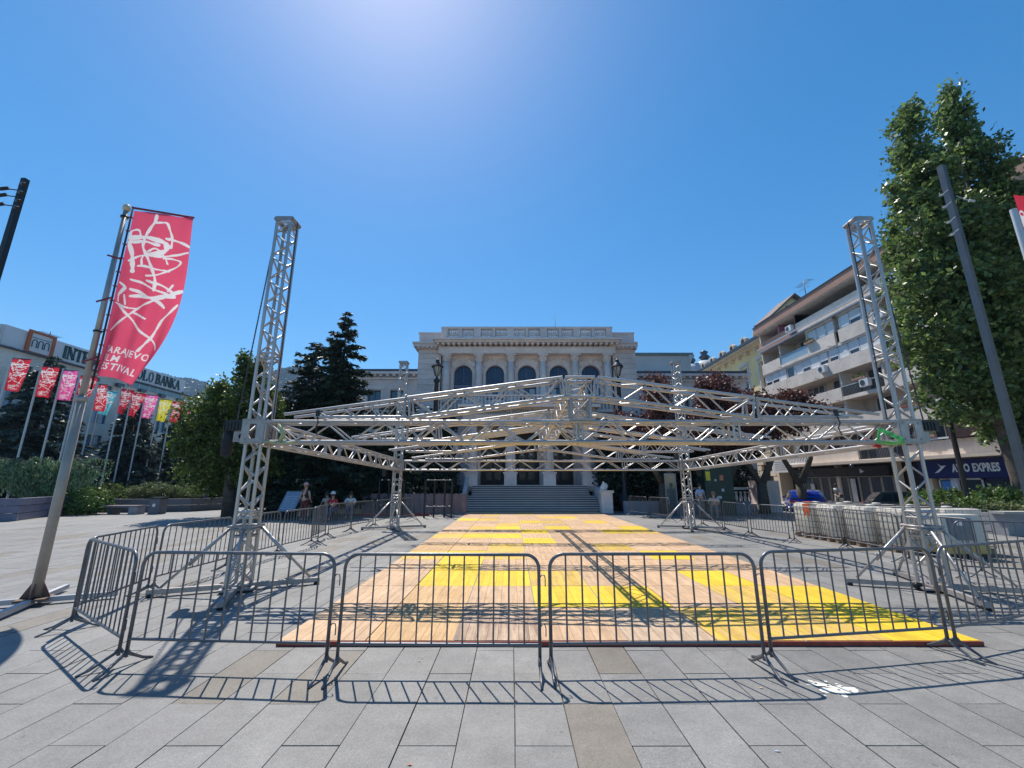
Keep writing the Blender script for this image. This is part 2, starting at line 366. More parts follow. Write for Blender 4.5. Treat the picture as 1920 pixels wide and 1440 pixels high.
WM = dict(T=WT, O=WO, S=WS, G=WG, Y=WY, y=Wy)
PK = TW - .012; NP = 8
PL = {k: MB().box((0, 0, -ZT / 2 + .002), (PK / NP - .003, TD - .012, ZT - .004)).mesh('plank', m) for k, m in WM.items()}
PF = {}
for k, m in WM.items():
    for across in (0, 1):
        b = MB(); n = 8 if not across else 10
        for i in range(n):
            if across: d = (TD - .012) / n; b.box((0, -(TD - .012) / 2 + (i + .5) * d, -ZT / 2), (PK, d - .004, ZT))
            else: d = PK / n; b.box((-PK / 2 + (i + .5) * d, 0, -ZT / 2), (d - .004, TD - .012, ZT))
        PF[k, across] = b.mesh('floor_panel', m)
stage = thing('stage_floor', 'low wooden floor of yellow and bare panels laid on the plaza towards the steps', 'floor', (FX0, FY0, 0))
for r, row in enumerate(plan):
    for c, k in enumerate(row):
        cx, cy = (c + .5) * TW, (r + .5) * TD
        lb = {'Y': 'bright yellow floor panel', 'y': 'worn yellow floor panel', 'S': 'bare panel with dark brown streaks'}.get(k)
        if r < 4:
            o = link('floor_panel', None, stage, loc=(cx, cy, ZT + random.uniform(-.003, .002))); o.empty_display_size = .1
            if lb: o['label'] = lb
            for i in range(NP):
                w_ = PK / NP; link('plank', PL[k], o, loc=(-PK / 2 + (i + .5) * w_, 0, random.uniform(-.0015, .0005)))
        else:
            o = link('floor_panel', PF[k, 1 if (r * 3 + c) % 3 else 0], stage, loc=(cx, cy, ZT + random.uniform(-.003, .002)))
            if lb: o['label'] = lb
b = MB(); b.bx(FX0, FX0 + 8 * TW, FY0 - .022, FY0 - .004, .004, ZT - .006); b.build('edge_board', RUST, stage, 'dark red edge board')
b = MB(); b.bx(FX0 + .02, FX0 + 8 * TW - .02, FY0 + .01, FY0 + 17 * TD, .002, .012); b.build('underlay', mat('grey seam strip', (.32, .33, .34), .7), stage)
for c in (1, 2, 3, 4, 5, 6, 7):
    if c in (2, 3, 4, 6): rod('seam_cable', (FX0 + c * TW, FY0 - .02, ZT - .006), (FX0 + c * TW, FY0 + 17 * TD, ZT - .006), .006, mat('grey seam strip', (.32, .33, .34)), stage, 6)

# ================================================================ CROWD BARRIERS
def make_barrier():
    t = thing('crowd_barrier', 'x', 'barrier', (0, 0, 0), 'steel crowd barriers around the wooden floor')
    L, H, z0, r, cr = 1.93, 1.06, .26, .0165, .13; h = L / 2; pts = [(-h, 0, .10)]
    for a in range(7): t_ = math.pi - a * math.pi / 12; pts.append((-h + cr + cr * math.cos(t_), 0, H - cr + cr * math.sin(t_)))
    for a in range(7): t_ = math.pi / 2 - a * math.pi / 12; pts.append((h - cr + cr * math.cos(t_), 0, H - cr + cr * math.sin(t_)))
    pts.append((h, 0, .10)); MB().path(pts, r, 8).build('frame', GALV, t)
    rod('bottom_rail', (-h, 0, z0), (h, 0, z0), r * .9, GALV, t)
    for i in range(12):
        x = -h + (i + 1) * L / 13; top = H - .004
        if abs(x) > h - cr: top = H - .03
        rod('picket', (x, 0, z0), (x, 0, top), .0085, GALV, t, 6)
    for s in (-1, 1):
        b = MB()
        for q in (-1, 1):
            b.path([(s * h, q * .012, .16), (s * h, q * .03, .125), (s * h + s * 0, q * .20, .03), (s * h, q * .29, .004)], .013, 6, taper=[.012, .016, .013, .011])
        b.build('foot', GALV, t)
    for z in (.86, .42): b = MB(); b.path([(h + .0, 0, z - .02), (h + .03, 0, z + .015), (h + .055, 0, z + .01), (h + .062, 0, z - .02), (h + .062, 0, z - .09)], .0055, 5); b.build('hook', DKST, t)
    return t
bar = make_barrier()
B = [((-5.40, 5.72), (-3.86, 4.66), 'short-looking barrier turned inward at the left corner of the enclosure'),
     ((-3.79, 4.64), (-1.74, 4.50), 'front barrier before the left truss tower, bare slabs behind most of it'),
     ((-1.67, 4.49), (.28, 4.47), 'front barrier across the tan and streaked panels, left of centre'),
     ((.35, 4.49), (2.44, 4.56), 'front barrier across the middle of the wooden floor, right of the centre gap'),
     ((2.51, 4.62), (4.62, 4.98), 'front barrier standing before the bright yellow panels'),
     ((4.68, 4.98), (6.60, 5.62), 'front barrier before the right truss tower, cut by the frame edge'),
     ((-5.45, 5.80), (-5.86, 7.40), 'left side barrier meeting the corner barrier, seen through its bars'),
     ((-5.86, 7.48), (-5.85, 9.30), 'left side barrier directly left of the front left tower'),
     ((-5.85, 9.36), (-5.80, 11.15), 'left side barrier just behind the front left tower'),
     ((-5.74, 11.2), (-5.60, 12.95), 'left side barrier in front of the blue information board'),
     ((-5.82, 13.0), (-6.10, 14.6), 'nearly edge-on barrier on the left side with bars crowded together'),
     ((-6.06, 14.7), (-5.92, 16.3), 'left side barrier in front of the seated people'),
     ((-5.92, 16.4), (-5.62, 18.0), 'left side barrier before the person in the white shirt'),
     ((-5.58, 18.1), (-5.40, 19.9), 'left side barrier ending behind the back left tower'),
     ((-5.30, 20.0), (-4.90, 21.7), 'farthest left barrier, in front of the grey tarpaulin'),
     ((9.02, 6.0), (9.0, 7.8), 'right side barrier at the frame edge beside the front right tower'),
     ((8.30, 8.40), (10.1, 7.75), 'barrier set across the gap right of the front right tower'),
     ((9.04, 8.75), (8.95, 10.2), 'right side barrier before the pale generator'),
     ((8.93, 10.3), (9.02, 12.1), 'right side barrier in front of the nearest water tanks'),
     ((9.00, 12.2), (8.50, 13.5), 'right side barrier in front of the farther water tanks'),
     ((8.44, 13.6), (8.10, 15.1), 'right side barrier beside the orange tag on the tanks'),
     ((8.06, 15.2), (8.02, 16.8), 'right side barrier just right of the back right tower outrigger'),
     ((8.0, 16.9), (7.92, 18.4), 'right side barrier half behind the back right tower'),
     ((7.9, 18.5), (7.7, 20.2), 'right side barrier left of the back right tower, in shade'),
     ((7.5, 20.9), (7.05, 22.6), 'small far barrier against the dark hedge, nearer of two'),
     ((6.95, 22.7), (6.5, 24.4), 'smallest far barrier against the dark hedge by the granite wall')]
for i, (a, b_, lb) in enumerate(B):
    mx, my = (a[0] + b_[0]) / 2, (a[1] + b_[1]) / 2; d = math.hypot(b_[0] - a[0], b_[1] - a[1]); rz = math.atan2(b_[1] - a[1], b_[0] - a[0]); k = d / 1.965
    if i == 0: bar.location = (mx, my, 0); bar.rotation_euler = (0, 0, rz); bar.scale = (k, 1, 1); bar['label'] = lb
    else: q = copy_tree(bar, (mx, my, 0), rz, lb, k); q.rotation_euler = (R(random.uniform(-.9, .9)), R(random.uniform(-.25, .25)), rz)

# ================================================================ TRUSS WORK
def boxtruss(root, p, q, s, pitch, up=(0, 0, 1), rc=.026, rb=.011, m=ALU, sections=None, phase=0, same=False, chords='chord', brace='brace', rmat=None):
    """square truss from p to q, side s, chords + zigzag braces on four faces + end frames"""
    p, q = V(p), V(q); a = (q - p); L = a.length; a.normalize(); up = V(up); sd = a.cross(up).normalized(); up = sd.cross(a).normalized()
    cor = [(sd * i + up * j) * s / 2 for i, j in ((-1, -1), (1, -1), (1, 1), (-1, 1))]
    for c in cor: rod(chords, p + c, q + c, rc, m, root)
    n = max(2, int(round(L / pitch))); st = L / n
    for f in range(4):
        c0, c1 = cor[f], cor[(f + 1) % 4]
        for i in range(n):
            A_, B_ = (c0, c1) if (i + (f // 2 if same else f) + phase) % 2 else (c1, c0)
            rod(brace, p + a * (i * st + .02) + A_, p + a * ((i + 1) * st - .02) + B_, rb, m, root, 6)
    pos = [0, L] + (sections or [])
    for z in pos:
        for f in range(4):
            for dz in ((0,) if z in (0, L) else (-.05, .05)):
                rod('cross_bar', p + a * min(max(z + dz, .01), L - .01) + cor[f], p + a * min(max(z + dz, .01), L - .01) + cor[(f + 1) % 4], rb * 1.3, m, root, 6)
XL, XR, YF, YB = -4.60, 7.10, 7.72, 17.6
ZB, ZTT = 2.45, 2.84; ZC = (ZB + ZTT) / 2; ZB0, ZT0 = ZB, ZTT
sag = lambda y: -.19 * (y - YF) / (YB - YF)      # the grid hangs a little lower at the back
T = [(XL, YF, 22, 'front left aluminium truss tower with chain running down beside it', 7.0, -1),
     (XR, YF, -18, 'front right aluminium truss tower beside the green slings', 7.0, 1),
     (XL - .05, YB, 22, 'back left truss tower, small, in front of the grey wing of the theatre', 6.85, -1),
     (XR - .05, YB, -20, 'back right truss tower, small, among the purple-leaved trees', 6.85, 1)]
def fine_loc(o):
    return V(o.location)
for k, (x, y, ang, lb, h, sg) in enumerate(T):
    ZB, ZTT = ZB0 + sag(y), ZT0 + sag(y)
    t = thing('truss_tower', lb, 'truss tower', (x, y, 0), 'four truss towers of the stage roof')
    s = .27
    boxtruss(t, (x, y, .07), (x, y, h - .12), s, .25, up=(0, 1, 0), rc=.030, rb=.0165, sections=[.85, 1.15, 4.0])
    b = MB(); b.bx(x - .17, x + .17, y - .16, y - .13, h - .09, h); b.bx(x - .17, x + .17, y + .13, y + .16, h - .09, h)
    for xx in (-.16, .16): b.tube((x + xx, y - .15, h - .045), (x + xx, y + .15, h - .045), .045, n=10)
    b.build('head_block', ALU_D, t)
    # base: cross arms, braces, collar
    b = MB(); b.box((x, y, .05), (.5, .5, .03), R(ang)); b.box((x, y, .09), (.36, .36, .03)); b.build('base_plate', ALU_D, t)
    b = MB()
    for z in (.98, 1.03):
        for f in range(4):
            p1 = V((x, y, z)) + Matrix.Rotation(f * math.pi / 2, 3, 'Z') @ V((-.2, -.19, 0)); p2 = V((x, y, z)) + Matrix.Rotation(f * math.pi / 2, 3, 'Z') @ V((.2, -.19, 0)); b.tube(p1, p2, .02, n=6)
    b.build('collar', ALU_D, t)
    for q in range(4):
        d = Matrix.Rotation(R(ang + 90 * q), 3, 'Z') @ V((1, 0, 0)); L = 1.2
        e = V((x, y, .07)) + d * L
        b = MB(); b.box((x + d.x * (L / 2 + .1), y + d.y * (L / 2 + .1), .075), (L - .1, .075, .075), R(ang + 90 * q)); b.build('outrigger', ALU_D, t)
        b = MB(); b.tube(V((e.x, e.y, 0)), V((e.x, e.y, .05)), .05, n=8); b.build('foot_pad', BLK, t)
        b = MB(); b.tube(V((x, y, 1.0)) + d * .24, e - d * .12 + V((0, 0, .06)), .021, n=8); m1 = V((x, y, 1.0)) + d * .24; m2 = e - d * .12
        mm = m1.lerp(m2, .58); b.tube(mm + V((0, 0, .02)), mm + V((0, 0, .09)), .018, n=6); b.tube(m1.lerp(m2, .0), m1.lerp(m2, .6), .027, n=8); b.build('stay', ALU, t)
    w_ = MB(); w_.tube((x - .27, y - .03, .07), (x - .27, y + .03, .07), .06, n=10); w_.build('castor', BLK, t)
    # sleeve block riding on the tower
    t2 = thing('sleeve_block', ['square aluminium sleeve block clamping the front left tower', 'square sleeve block on the front right tower next to green slings', 'small sleeve block on the back left tower', 'small sleeve block on the back right tower'][k], 'sleeve block', (x, y, ZB), 'sleeve blocks on the truss towers')
    hs = .20
    for f in range(4):
        b = MB(); rm = Matrix.Rotation(f * math.pi / 2, 4, 'Z'); o_ = V((x, y, 0))
        fn = lambda u, z, dd: o_ + rm.to_3x3() @ V((u, -hs - dd, z))
        for x0, x1, z0, z1 in ((-hs, -.06, ZB - .02, ZTT + .03), (.06, hs, ZB - .02, ZTT + .03), (-.06, .06, ZTT - .06, ZTT + .03), (-.06, .06, ZB - .02, ZB + .07)):
            b.prism([(x0, z0), (x1, z0), (x1, z1), (x0, z1)], 0, .008, fn)
        for bx_, bz in ((-.14, ZB + .06), (.14, ZB + .06), (-.14, ZTT - .05), (.14, ZTT - .05)):
            b.tube(fn(bx_, bz, .008), fn(bx_, bz, .02), .018, n=6)
        b.build('side_plate', ALU_D, t2)
    b = MB()
    for z in (ZB, ZTT): b.bx(x - .21, x + .21, y - .22, y - .17, z, z + .02); b.bx(x - .21, x + .21, y + .17, y + .22, z, z + .02)
    b.build('ring', ALU_D, t2)
    b = MB(); b.tube((x + sg * .26, y - .1, ZB + .12), (x + sg * .26, y + .1, ZB + .12), .05, n=10); b.bx(x + sg * .24, x + sg * .40, y - .10, y - .08, ZB + .02, ZB + .2); b.build('bracket', ALU_D, t2)
    # chain hoist and bag
    t3 = thing('chain_hoist', ['black chain hoist with hanging chain bag left of the front left tower', 'black chain hoist on the outer side of the front right tower', 'small chain hoist on the back left tower', 'small chain hoist on the back right tower'][k], 'hoist', (x + sg * .42, y, ZTT - .15), 'chain hoists on the towers')
    hx = x + sg * .44
    b = MB(); b.bx(hx - .17, hx + .17, y - .1, y + .1, ZTT - .17, ZTT + .0); b.bx(hx - .13, hx + .19, y - .085, y + .085, ZTT - .14, ZTT + .025)
    for i in range(5): b.bx(hx - .16 + i * .06, hx - .14 + i * .06, y - .112, y + .112, ZTT - .16, ZTT - .01)
    b.build('motor', BLK, t3)
    if k != 1: b = MB(); b.lathe([(.05, -.42), (.085, -.40), (.095, -.2), (.08, .02)], (hx + sg * .1, y - .02, ZTT - .2), 10); b.build('chain_bag', mat('black canvas', (.03, .03, .033), .9, 0, .3, 9), t3)
    if k < 2:
        for (xa, xb, nm) in ((x + sg * .2, hx, 'outer'), (x - sg * .2, x - sg * .22, 'inner')):
            b = MB(); p_, q_ = V((xa, y, h - .03)), V((xb, y, ZTT + .0)); n = 110; dd = (q_ - p_) / n
            for i in range(n):
                c = p_ + dd * (i + .5); ang_ = 0 if i % 2 else math.pi / 2
                o_ = V((math.cos(ang_), math.sin(ang_), 0)) * .0075
                b.tube(c - dd * .6 + o_, c + dd * .6 + o_, .006, n=4, caps=False); b.tube(c - dd * .6 - o_, c + dd * .6 - o_, .006, n=4, caps=False)
            b.build('chain', mat('dark chain', (.10, .10, .11), .4, .7), t3)
# main grid
ZB, ZTT = ZB0, ZT0; SB = sag(YB)
def beam(p, q, lb, s=.36, pitch=.47, sec=None, up=(0, 0, 1), rc=.031, rb=.0165):
    t = thing('roof_truss', lb, 'truss', p, 'horizontal and sloping trusses of the stage roof')
    boxtruss(t, p, q, s, pitch, up, rc, rb, sections=sec, same=True); return t
tf = beam((XL + .20, YF, ZC), (XR - .20, YF, ZC), 'long horizontal front truss between the two near towers', sec=[2.4, 5.6, 8.4], pitch=.51)
tb = beam((XL + .2, YB, ZC + SB), (XR - .25, YB, ZC + SB), 'horizontal back truss between the two far towers', sec=[3.0, 6.0, 9.0], pitch=.58)
beam((XL, YF + .24, ZC), (XL, YB - .24, ZC + SB), 'left side truss running back from the near left tower', sec=[3, 6], pitch=.52)
beam((XR, YF + .24, ZC), (XR, YB - .24, ZC + SB), 'right side truss running back from the near right tower', sec=[3, 6], pitch=.52)
# gable rafters and ridge
XC = 1.24; HB = .19; ZPK = 3.45; SLP = .135; SR = .36
RY = [YF - .05, 10.95, 14.3, YB + .02]
ordn = ['front', 'second', 'third', 'rear']
ZPK0 = ZPK
for i, ry in enumerate(RY):
    ZPK = ZPK0 + sag(ry); ZTT = ZT0 + sag(ry)
    t = thing('apex_block', f'flat-topped apex block at the peak of the {ordn[i]} rafter pair', 'truss', (XC, ry, ZPK - .2), 'apex blocks of the rafter pairs')
    boxtruss(t, (XC - .27, ry, ZPK), (XC + .27, ry, ZPK), SR, .27, rc=.028, rb=.012)
    for sg in (-1, 1):
        t = thing('rafter_truss', f'{ordn[i]} sloping rafter truss on the {"left" if sg < 0 else "right"} side of the ridge', 'truss', (XC + sg * .3, ry, ZPK), 'rafter trusses of the gable roof')
        p = V((XC + sg * .30, ry, ZPK)); q = V((XC + sg * 3.10, ry, ZPK - SLP * 2.8))
        boxtruss(t, p, q, SR, .47, rc=.030, rb=.0155, same=True)
        # wedge-shaped end section: sloping top chords, level bottom chords on the side truss
        xe = XC + sg * 5.30; xb = XC + sg * 4.75
        zt = lambda x: ZPK + SR / 2 - SLP * (abs(x - XC) - .3) - .01
        zb = ZTT + .06
        x0 = XC + sg * 3.16
        for yy in (-SR / 2, SR / 2):
            rod('chord', (x0, ry + yy, zt(x0)), (xe, ry + yy, zt(xe)), .028, ALU, t); rod('chord', (x0, ry + yy, zb), (xb, ry + yy, zb), .028, ALU, t)
            n = 7
            for j in range(n):
                xa, xn = x0 + (xb - x0) * j / n, x0 + (xb - x0) * (j + 1) / n
                a_, c_ = ((xa, ry + yy, zt(xa)), (xn, ry + yy, zb)) if j % 2 else ((xa, ry + yy, zb), (xn, ry + yy, zt(xn)))
                rod('brace', a_, c_, .012, ALU, t, 6)
        for z in (0, 1):
            for j in range(4):
                xa = x0 + (xb - x0) * j / 3.5; zz = zt(xa) if z else zb
                rod('brace', (xa, ry - SR / 2, zz), (xa + sg * .3, ry + SR / 2, zt(xa + sg * .3) if z else zb), .012, ALU, t, 6)
        for yy in (-SR / 2, SR / 2): rod('cross_bar', (x0, ry + yy, zb), (x0, ry + yy, zt(x0)), .022, ALU_D, t)
ZPK = ZPK0; ZTT = ZT0
t = thing('ridge_truss', 'ridge truss running from the front apex back to the rear apex', 'truss', (XC, RY[0] + .2, ZPK), None)
boxtruss(t, (XC, RY[0] + .22, ZPK), (XC, RY[3] - .22, ZPK + SB), .34, .40, rc=.027, rb=.012, sections=[3, 6])
for i in (0, 3):
    ZPK = ZPK0 + (SB if i else 0); ZTT = ZT0 + (SB if i else 0)
    t = thing('king_post', ['short cross-braced post between the front beam and the front apex', 'short cross-braced post between the back beam and the rear apex'][i > 0], 'truss', (XC, RY[i], ZTT), None)
    for sx_ in (-.17, .17):
        for sy in (-.15, .15): rod('post', (XC + sx_, RY[i] + sy, ZTT + .02), (XC + sx_, RY[i] + sy, ZPK - .17), .03, ALU_D, t)
    for sy in (-.15, .15):
        rod('brace', (XC - .17, RY[i] + sy, ZTT + .04), (XC + .17, RY[i] + sy, ZPK - .2), .012, ALU, t, 6); rod('brace', (XC + .17, RY[i] + sy, ZTT + .04), (XC - .17, RY[i] + sy, ZPK - .2), .012, ALU, t, 6)
    b = MB(); b.bx(XC - .22, XC + .22, RY[i] - .2, RY[i] + .2, ZTT + .0, ZTT + .03); b.build('foot_plate', ALU_D, t)
ZPK = ZPK0; ZTT = ZT0
# straps, ratchets, slings
for (x, y, lb) in ((597, 805, 'black ratchet strap hanging over the front beam, left end'), (1566, 800, 'black ratchet strap hanging over the front beam, right end')):
    p = at(x, 776, YF - .22); b = MB(); b.box((p.x, p.y - .02, p.z), (.07, .03, .14)); b.path([(p.x, p.y - .03, p.z - .05), (p.x + .03, p.y - .04, p.z - .16), (p.x - .01, p.y - .03, p.z - .26), (p.x + .03, p.y - .03, p.z - .38)], .011, 6)
    tag(b.build('ratchet_strap', BLK), lb, 'strap')
t = thing('lifting_sling', 'bright green fabric sling wrapped round the truss at the right corner', 'sling', (XR - .6, YF, ZB)); x = XR - .28
b = MB()
for a_, c_ in (((x - .30, YF - .21, ZB + .22), (x + .08, YF - .22, ZB + .02)), ((x - .30, YF - .21, ZB + .22), (x - .38, YF - .22, ZB + .0))):
    a_, c_ = V(a_), V(c_); d = (c_ - a_).normalized(); n_ = V((-d.z, 0, d.x)) * .022
    for k in range(2): o_ = V((0, -.006 * k, .03 * k)); b.add([a_ + n_ + o_, a_ - n_ + o_, c_ - n_ * 1.2 + o_, c_ + n_ * 1.2 + o_], [(0, 1, 2, 3)])
b.build('strap', GREENP, t)
b = MB(); b.path([(x - .36, YF - .22, ZB - .01), (x - .15, YF - .24, ZB - .035), (x + .08, YF - .22, ZB - .01)], .018, 7); b.path([(x - .3, YF - .2, ZB + .02), (x - .05, YF - .26, ZB - .01), (x + .1, YF - .2, ZB + .03)], .015, 7); b.build('sling_loop', mat('lime sling', (.25, .55, .12), .6, 0, .2, 9), t)
b = MB(); b.path([(XL + .26, YF - .22, ZB + .02), (XL + .55, YF - .24, ZB - .02), (XL + .8, YF - .2, ZB + .01)], .02, 7); b.path([(XL + .45, YF - .2, ZB + .32), (XL + .56, YF - .22, ZB + .15), (XL + .5, YF - .2, ZB + .02)], .04, 7)
tag(b.build('lifting_sling', mat('faded lime sling', (.42, .45, .25), .7, 0, .2, 9)), 'faded yellow-green sling round the truss at the left corner', 'sling')
p = at(1635, 832, YF + .2); b = MB(); b.path([(p.x - .12, p.y, p.z + .08), (p.x + .02, p.y - .02, p.z + .01), (p.x + .13, p.y, p.z - .06)], .035, 7); b.box((p.x + .08, p.y, p.z - .01), (.1, .07, .1))
tag(b.build('shackle', REDP), 'red shackle hanging under the right end of the front beam', 'shackle')
# ================================================================ FLAGS
STROKES = [(45, (920, 165), (880, 270), (800, 380), (720, 500), (670, 600), (650, 700), (670, 800), (690, 920), (710, 1050), (720, 1180), (690, 1320)),
 (35, (880, 290), (960, 290), (1040, 300), (1055, 400), (1060, 500), (1040, 600), (1010, 670)), (40, (980, 540), (1080, 555), (1180, 600), (1280, 680)),
 (35, (500, 600), (520, 440), (600, 395), (640, 420), (640, 520)), (75, (480, 530), (640, 520), (800, 550), (920, 590), (960, 640), (930, 720), (840, 760), (700, 800)),
 (50, (480, 600), (650, 590), (800, 630), (860, 640)), (60, (480, 640), (490, 780), (480, 900), (470, 1000), (460, 1060)),
 (35, (440, 900), (560, 830), (750, 815), (900, 810), (1050, 780), (1240, 760)), (30, (880, 840), (1000, 840), (1100, 880), (1060, 940), (920, 1020), (780, 1080), (620, 1130)),
 (35, (540, 980), (700, 1000), (920, 1030)), (28, (700, 760), (780, 700), (830, 710), (900, 820), (920, 920)), (30, (590, 980), (600, 880), (640, 820)),
 (35, (430, 1190), (600, 1270), (780, 1350), (900, 1400)), (40, (620, 1200), (760, 1230), (880, 1310), (940, 1380), (880, 1400), (780, 1400), (680, 1440)),
 (30, (940, 1230), (860, 1330)), (55, (1040, 1320), (940, 1350), (820, 1410), (700, 1460)), (45, (410, 1340), (560, 1420), (700, 1480), (780, 1580)),
 (35, (300, 1260), (350, 1330), (280, 1420))]
def r2(*p): return [(1.055 * x - 160, 1.055 * y + 1280) for x, y in p]
for wd, *p in [(50, (530, 160), (700, 160), (880, 130), (1040, 120)), (30, (800, 180), (680, 260), (600, 330), (500, 420), (400, 520), (260, 670)), (30, (360, 280), (480, 330), (580, 350)),
               (35, (380, 290), (470, 430), (560, 580), (700, 730), (790, 870)), (35, (1060, 230), (960, 340), (850, 470), (780, 600), (720, 720), (650, 830), (590, 930)),
               (30, (540, 410), (680, 460)), (25, (470, 40), (400, 150), (380, 250)), (25, (460, 150), (460, 280))]:
    STROKES.append((wd, *r2(*p)))
def s_t(x, y):
    xl = 600 - .285 * (y - 100); xr = 1440 - .35 * (y - 230)
    if y > 1500: xr = max(xr, 985 - .1 * (y - 1500) ) if False else xr
    s = (x - xl) / max(xr - xl, 200); return s, (y - 75 - 150 * s) / 2560
def make_flag(root, base, w_, h, a0, a1, m, pr, seed=0, rip=.06, curl=0., simple=False, shrink=0.12, text=True):
    """base = top corner on the pole side; angles from +X, the cloth turns from a0 at the top to a1 at the foot"""
    rn = random.Random(seed); ph = rn.uniform(0, 6)
    def surf(s, t, off=0.):
        a = a0 + (a1 - a0) * t ** 1.3; d = V((math.cos(a), math.sin(a), 0)); n = V((-d.y, d.x, 0))
        amp = rip * min(1, s * 2.5 + .15) * (.35 + t); o = amp * (math.sin(s * 9 + t * 3 + ph) + .5 * math.sin(s * 17 - t * 5 + ph))
        o += curl * math.exp(-((s - .2) / .13) ** 2) * t
        return V(base) + d * (w_ * s * (1 - shrink * t)) + n * (o + off) + V((0, 0, -h * t - .02 * math.sin(s * 7 + ph) * t - .05 * s * t))
    NS, NT = (44, 88) if simple else (150, 400)
    mask = np.zeros((NT, NS), bool); us = (np.arange(NS) + .5) / NS * w_; vs_ = (np.arange(NT) + .5) / NT * h; U, W_ = np.meshgrid(us, vs_)
    for wd, *pts in STROKES:
        q = [(s * w_, t * h) for s, t in (s_t(*p) for p in pts)]; rs = []
        for i in range(len(q) - 1):
            p0, p1, p2, p3 = q[max(i - 1, 0)], q[i], q[i + 1], q[min(i + 2, len(q) - 1)]
            for k in range(5):
                u = k / 5; rs.append(tuple(.5 * (2 * p1[c] + (p2[c] - p0[c]) * u + (2 * p0[c] - 5 * p1[c] + 4 * p2[c] - p3[c]) * u * u + (3 * p1[c] - p0[c] - 3 * p2[c] + p3[c]) * u ** 3) for c in (0, 1)))
        rs.append(q[-1]); hw = wd / 8 / 107 * w_ / 2 * (1.05 if simple else 1.05)
        for i in range(len(rs) - 1):
            ax, ay = rs[i]; bx_, by_ = rs[i + 1]; dx, dy = bx_ - ax, by_ - ay; l2 = dx * dx + dy * dy + 1e-9
            tt = np.clip(((U - ax) * dx + (W_ - ay) * dy) / l2, 0, 1); k = hw * (.82 + .22 * math.sin(i * .7))
            mask |= ((U - ax - tt * dx) ** 2 + (W_ - ay - tt * dy) ** 2) < k * k
    if text:
        for s_, tt, sx in (('SARAJEVO', .862, .86), ('FILM', .91, .84), ('FESTIVAL', .958, .87)):
            tv, tf = textgeo(s_, .165 * w_, bold=.003 * w_, space=1.12)
            P2 = np.array([(.12 * w_ + x * sx, tt * h - y * 1.05) for x, y in tv])
            for f_ in tf:
                for k in range(1, len(f_) - 1):
                    A_, B_, C_ = P2[f_[0]], P2[f_[k]], P2[f_[k + 1]]
                    c1 = (B_[0] - A_[0]) * (W_ - A_[1]) - (B_[1] - A_[1]) * (U - A_[0]); c2 = (C_[0] - B_[0]) * (W_ - B_[1]) - (C_[1] - B_[1]) * (U - B_[0]); c3 = (A_[0] - C_[0]) * (W_ - C_[1]) - (A_[1] - C_[1]) * (U - C_[0])
                    mask |= ((c1 >= 0) & (c2 >= 0) & (c3 >= 0)) | ((c1 <= 0) & (c2 <= 0) & (c3 <= 0))
    b = MB(); vs = [surf(i / NS, j / NT) for j in range(NT + 1) for i in range(NS + 1)]
    b.add(vs, [(j * (NS + 1) + i, j * (NS + 1) + i + 1, (j + 1) * (NS + 1) + i + 1, (j + 1) * (NS + 1) + i) for j in range(NT) for i in range(NS)], True)
    o = b.build('flag_cloth', m, root); o.data.materials.append(pr); o.data.polygons.foreach_set('material_index', mask.reshape(-1).astype(np.int32)); o.data.update()
    return surf
def flagm(name, col): return mat(name, col, .6, 0, .06, 2, trans=.5)
RED, PNK, YEL, CYN = flagm('red flag cloth', (.62, .035, .06)), flagm('pink flag cloth', (.78, .12, .38)), flagm('yellow flag cloth', (.75, .68, .03)), flagm('cyan flag cloth', (.10, .48, .60))
ROSE = flagm('rose red flag cloth', (.74, .09, .17)); PRINT = flagm('white flag print', (.80, .76, .76)); PRY = flagm('pale flag print', (.85, .85, .55))
POLE = mat('grey pole metal', (.40, .38, .36), .42, .6, .15, 3)
WPOLE = mat('pale pole metal', (.52, .54, .57), .45, .3, .1, 2)
# the big flag, nearest
px, py = -7.05, 6.82
t = thing('flagpole', 'tall near grey steel flagpole on a cross foot, far left, carrying the big red flag', 'flagpole', (px, py, 0))
b = MB(); b.tube((px, py, .12), (px, py, 3.1), .066, .062, 14); b.build('lower_tube', mat('beige pole metal', (.40, .35, .30), .5, .3, .12, 3), t)
b = MB(); b.tube((px, py, 3.1), (px, py, 6.6), .047, .036, 12); b.tube((px, py, 3.05), (px, py, 3.14), .07, n=12); b.build('upper_tube', POLE, t)
b = MB(); b.lathe([(.02, 6.58), (.05, 6.6), (.062, 6.65), (.045, 6.71), (.01, 6.73)], (px, py, 0), 12); b.build('finial', mat('cream knob', (.6, .5, .35), .4), t)
b = MB()
for z in (6.45, 4.25): b.tube((px, py, z), (px, py, z + .03), .06, n=10); b.tube((px, py, z + .015), (px + .13, py, z + .015), .012, n=6)
b.tube((px + .115, py, 3.25), (px + .115, py, 6.68), .014, n=6); b.build('swivel_rod', BLK, t)
FS = None
f = thing('flag', 'big rose-red festival flag with white scribble on the near pole', 'flag', (px + .14, py, 6.64), None)
a_top = R(14)
FS = make_flag(f, (px + .15, py, 6.60), 0.95, 3.05, a_top, R(98), ROSE, PRINT, 3, .05, .12, shrink=.12)
b = MB(); b.tube((px + .1, py, 6.66), (px + .15 + .95 * math.cos(a_top), py + .95 * math.sin(a_top), 6.61), .02, n=8); b.build('top_bar', mat('crimson bar', (.20, .02, .05), .5), f)
b = MB()
for k in range(12):
    z = 6.45 - k * .27; b.box((px + .125, py - .005, z), (.06, .03, .014), .3)
    if k in (3, 6, 10): b.box((px + .02, py - .04, z), (.26, .01, .03), .1, M=Matrix.Rotation(.3 * (1 if k % 2 else -1), 3, 'Y'))
b.build('tie', mat('crimson tape', (.25, .02, .04), .6), f)
b = MB()
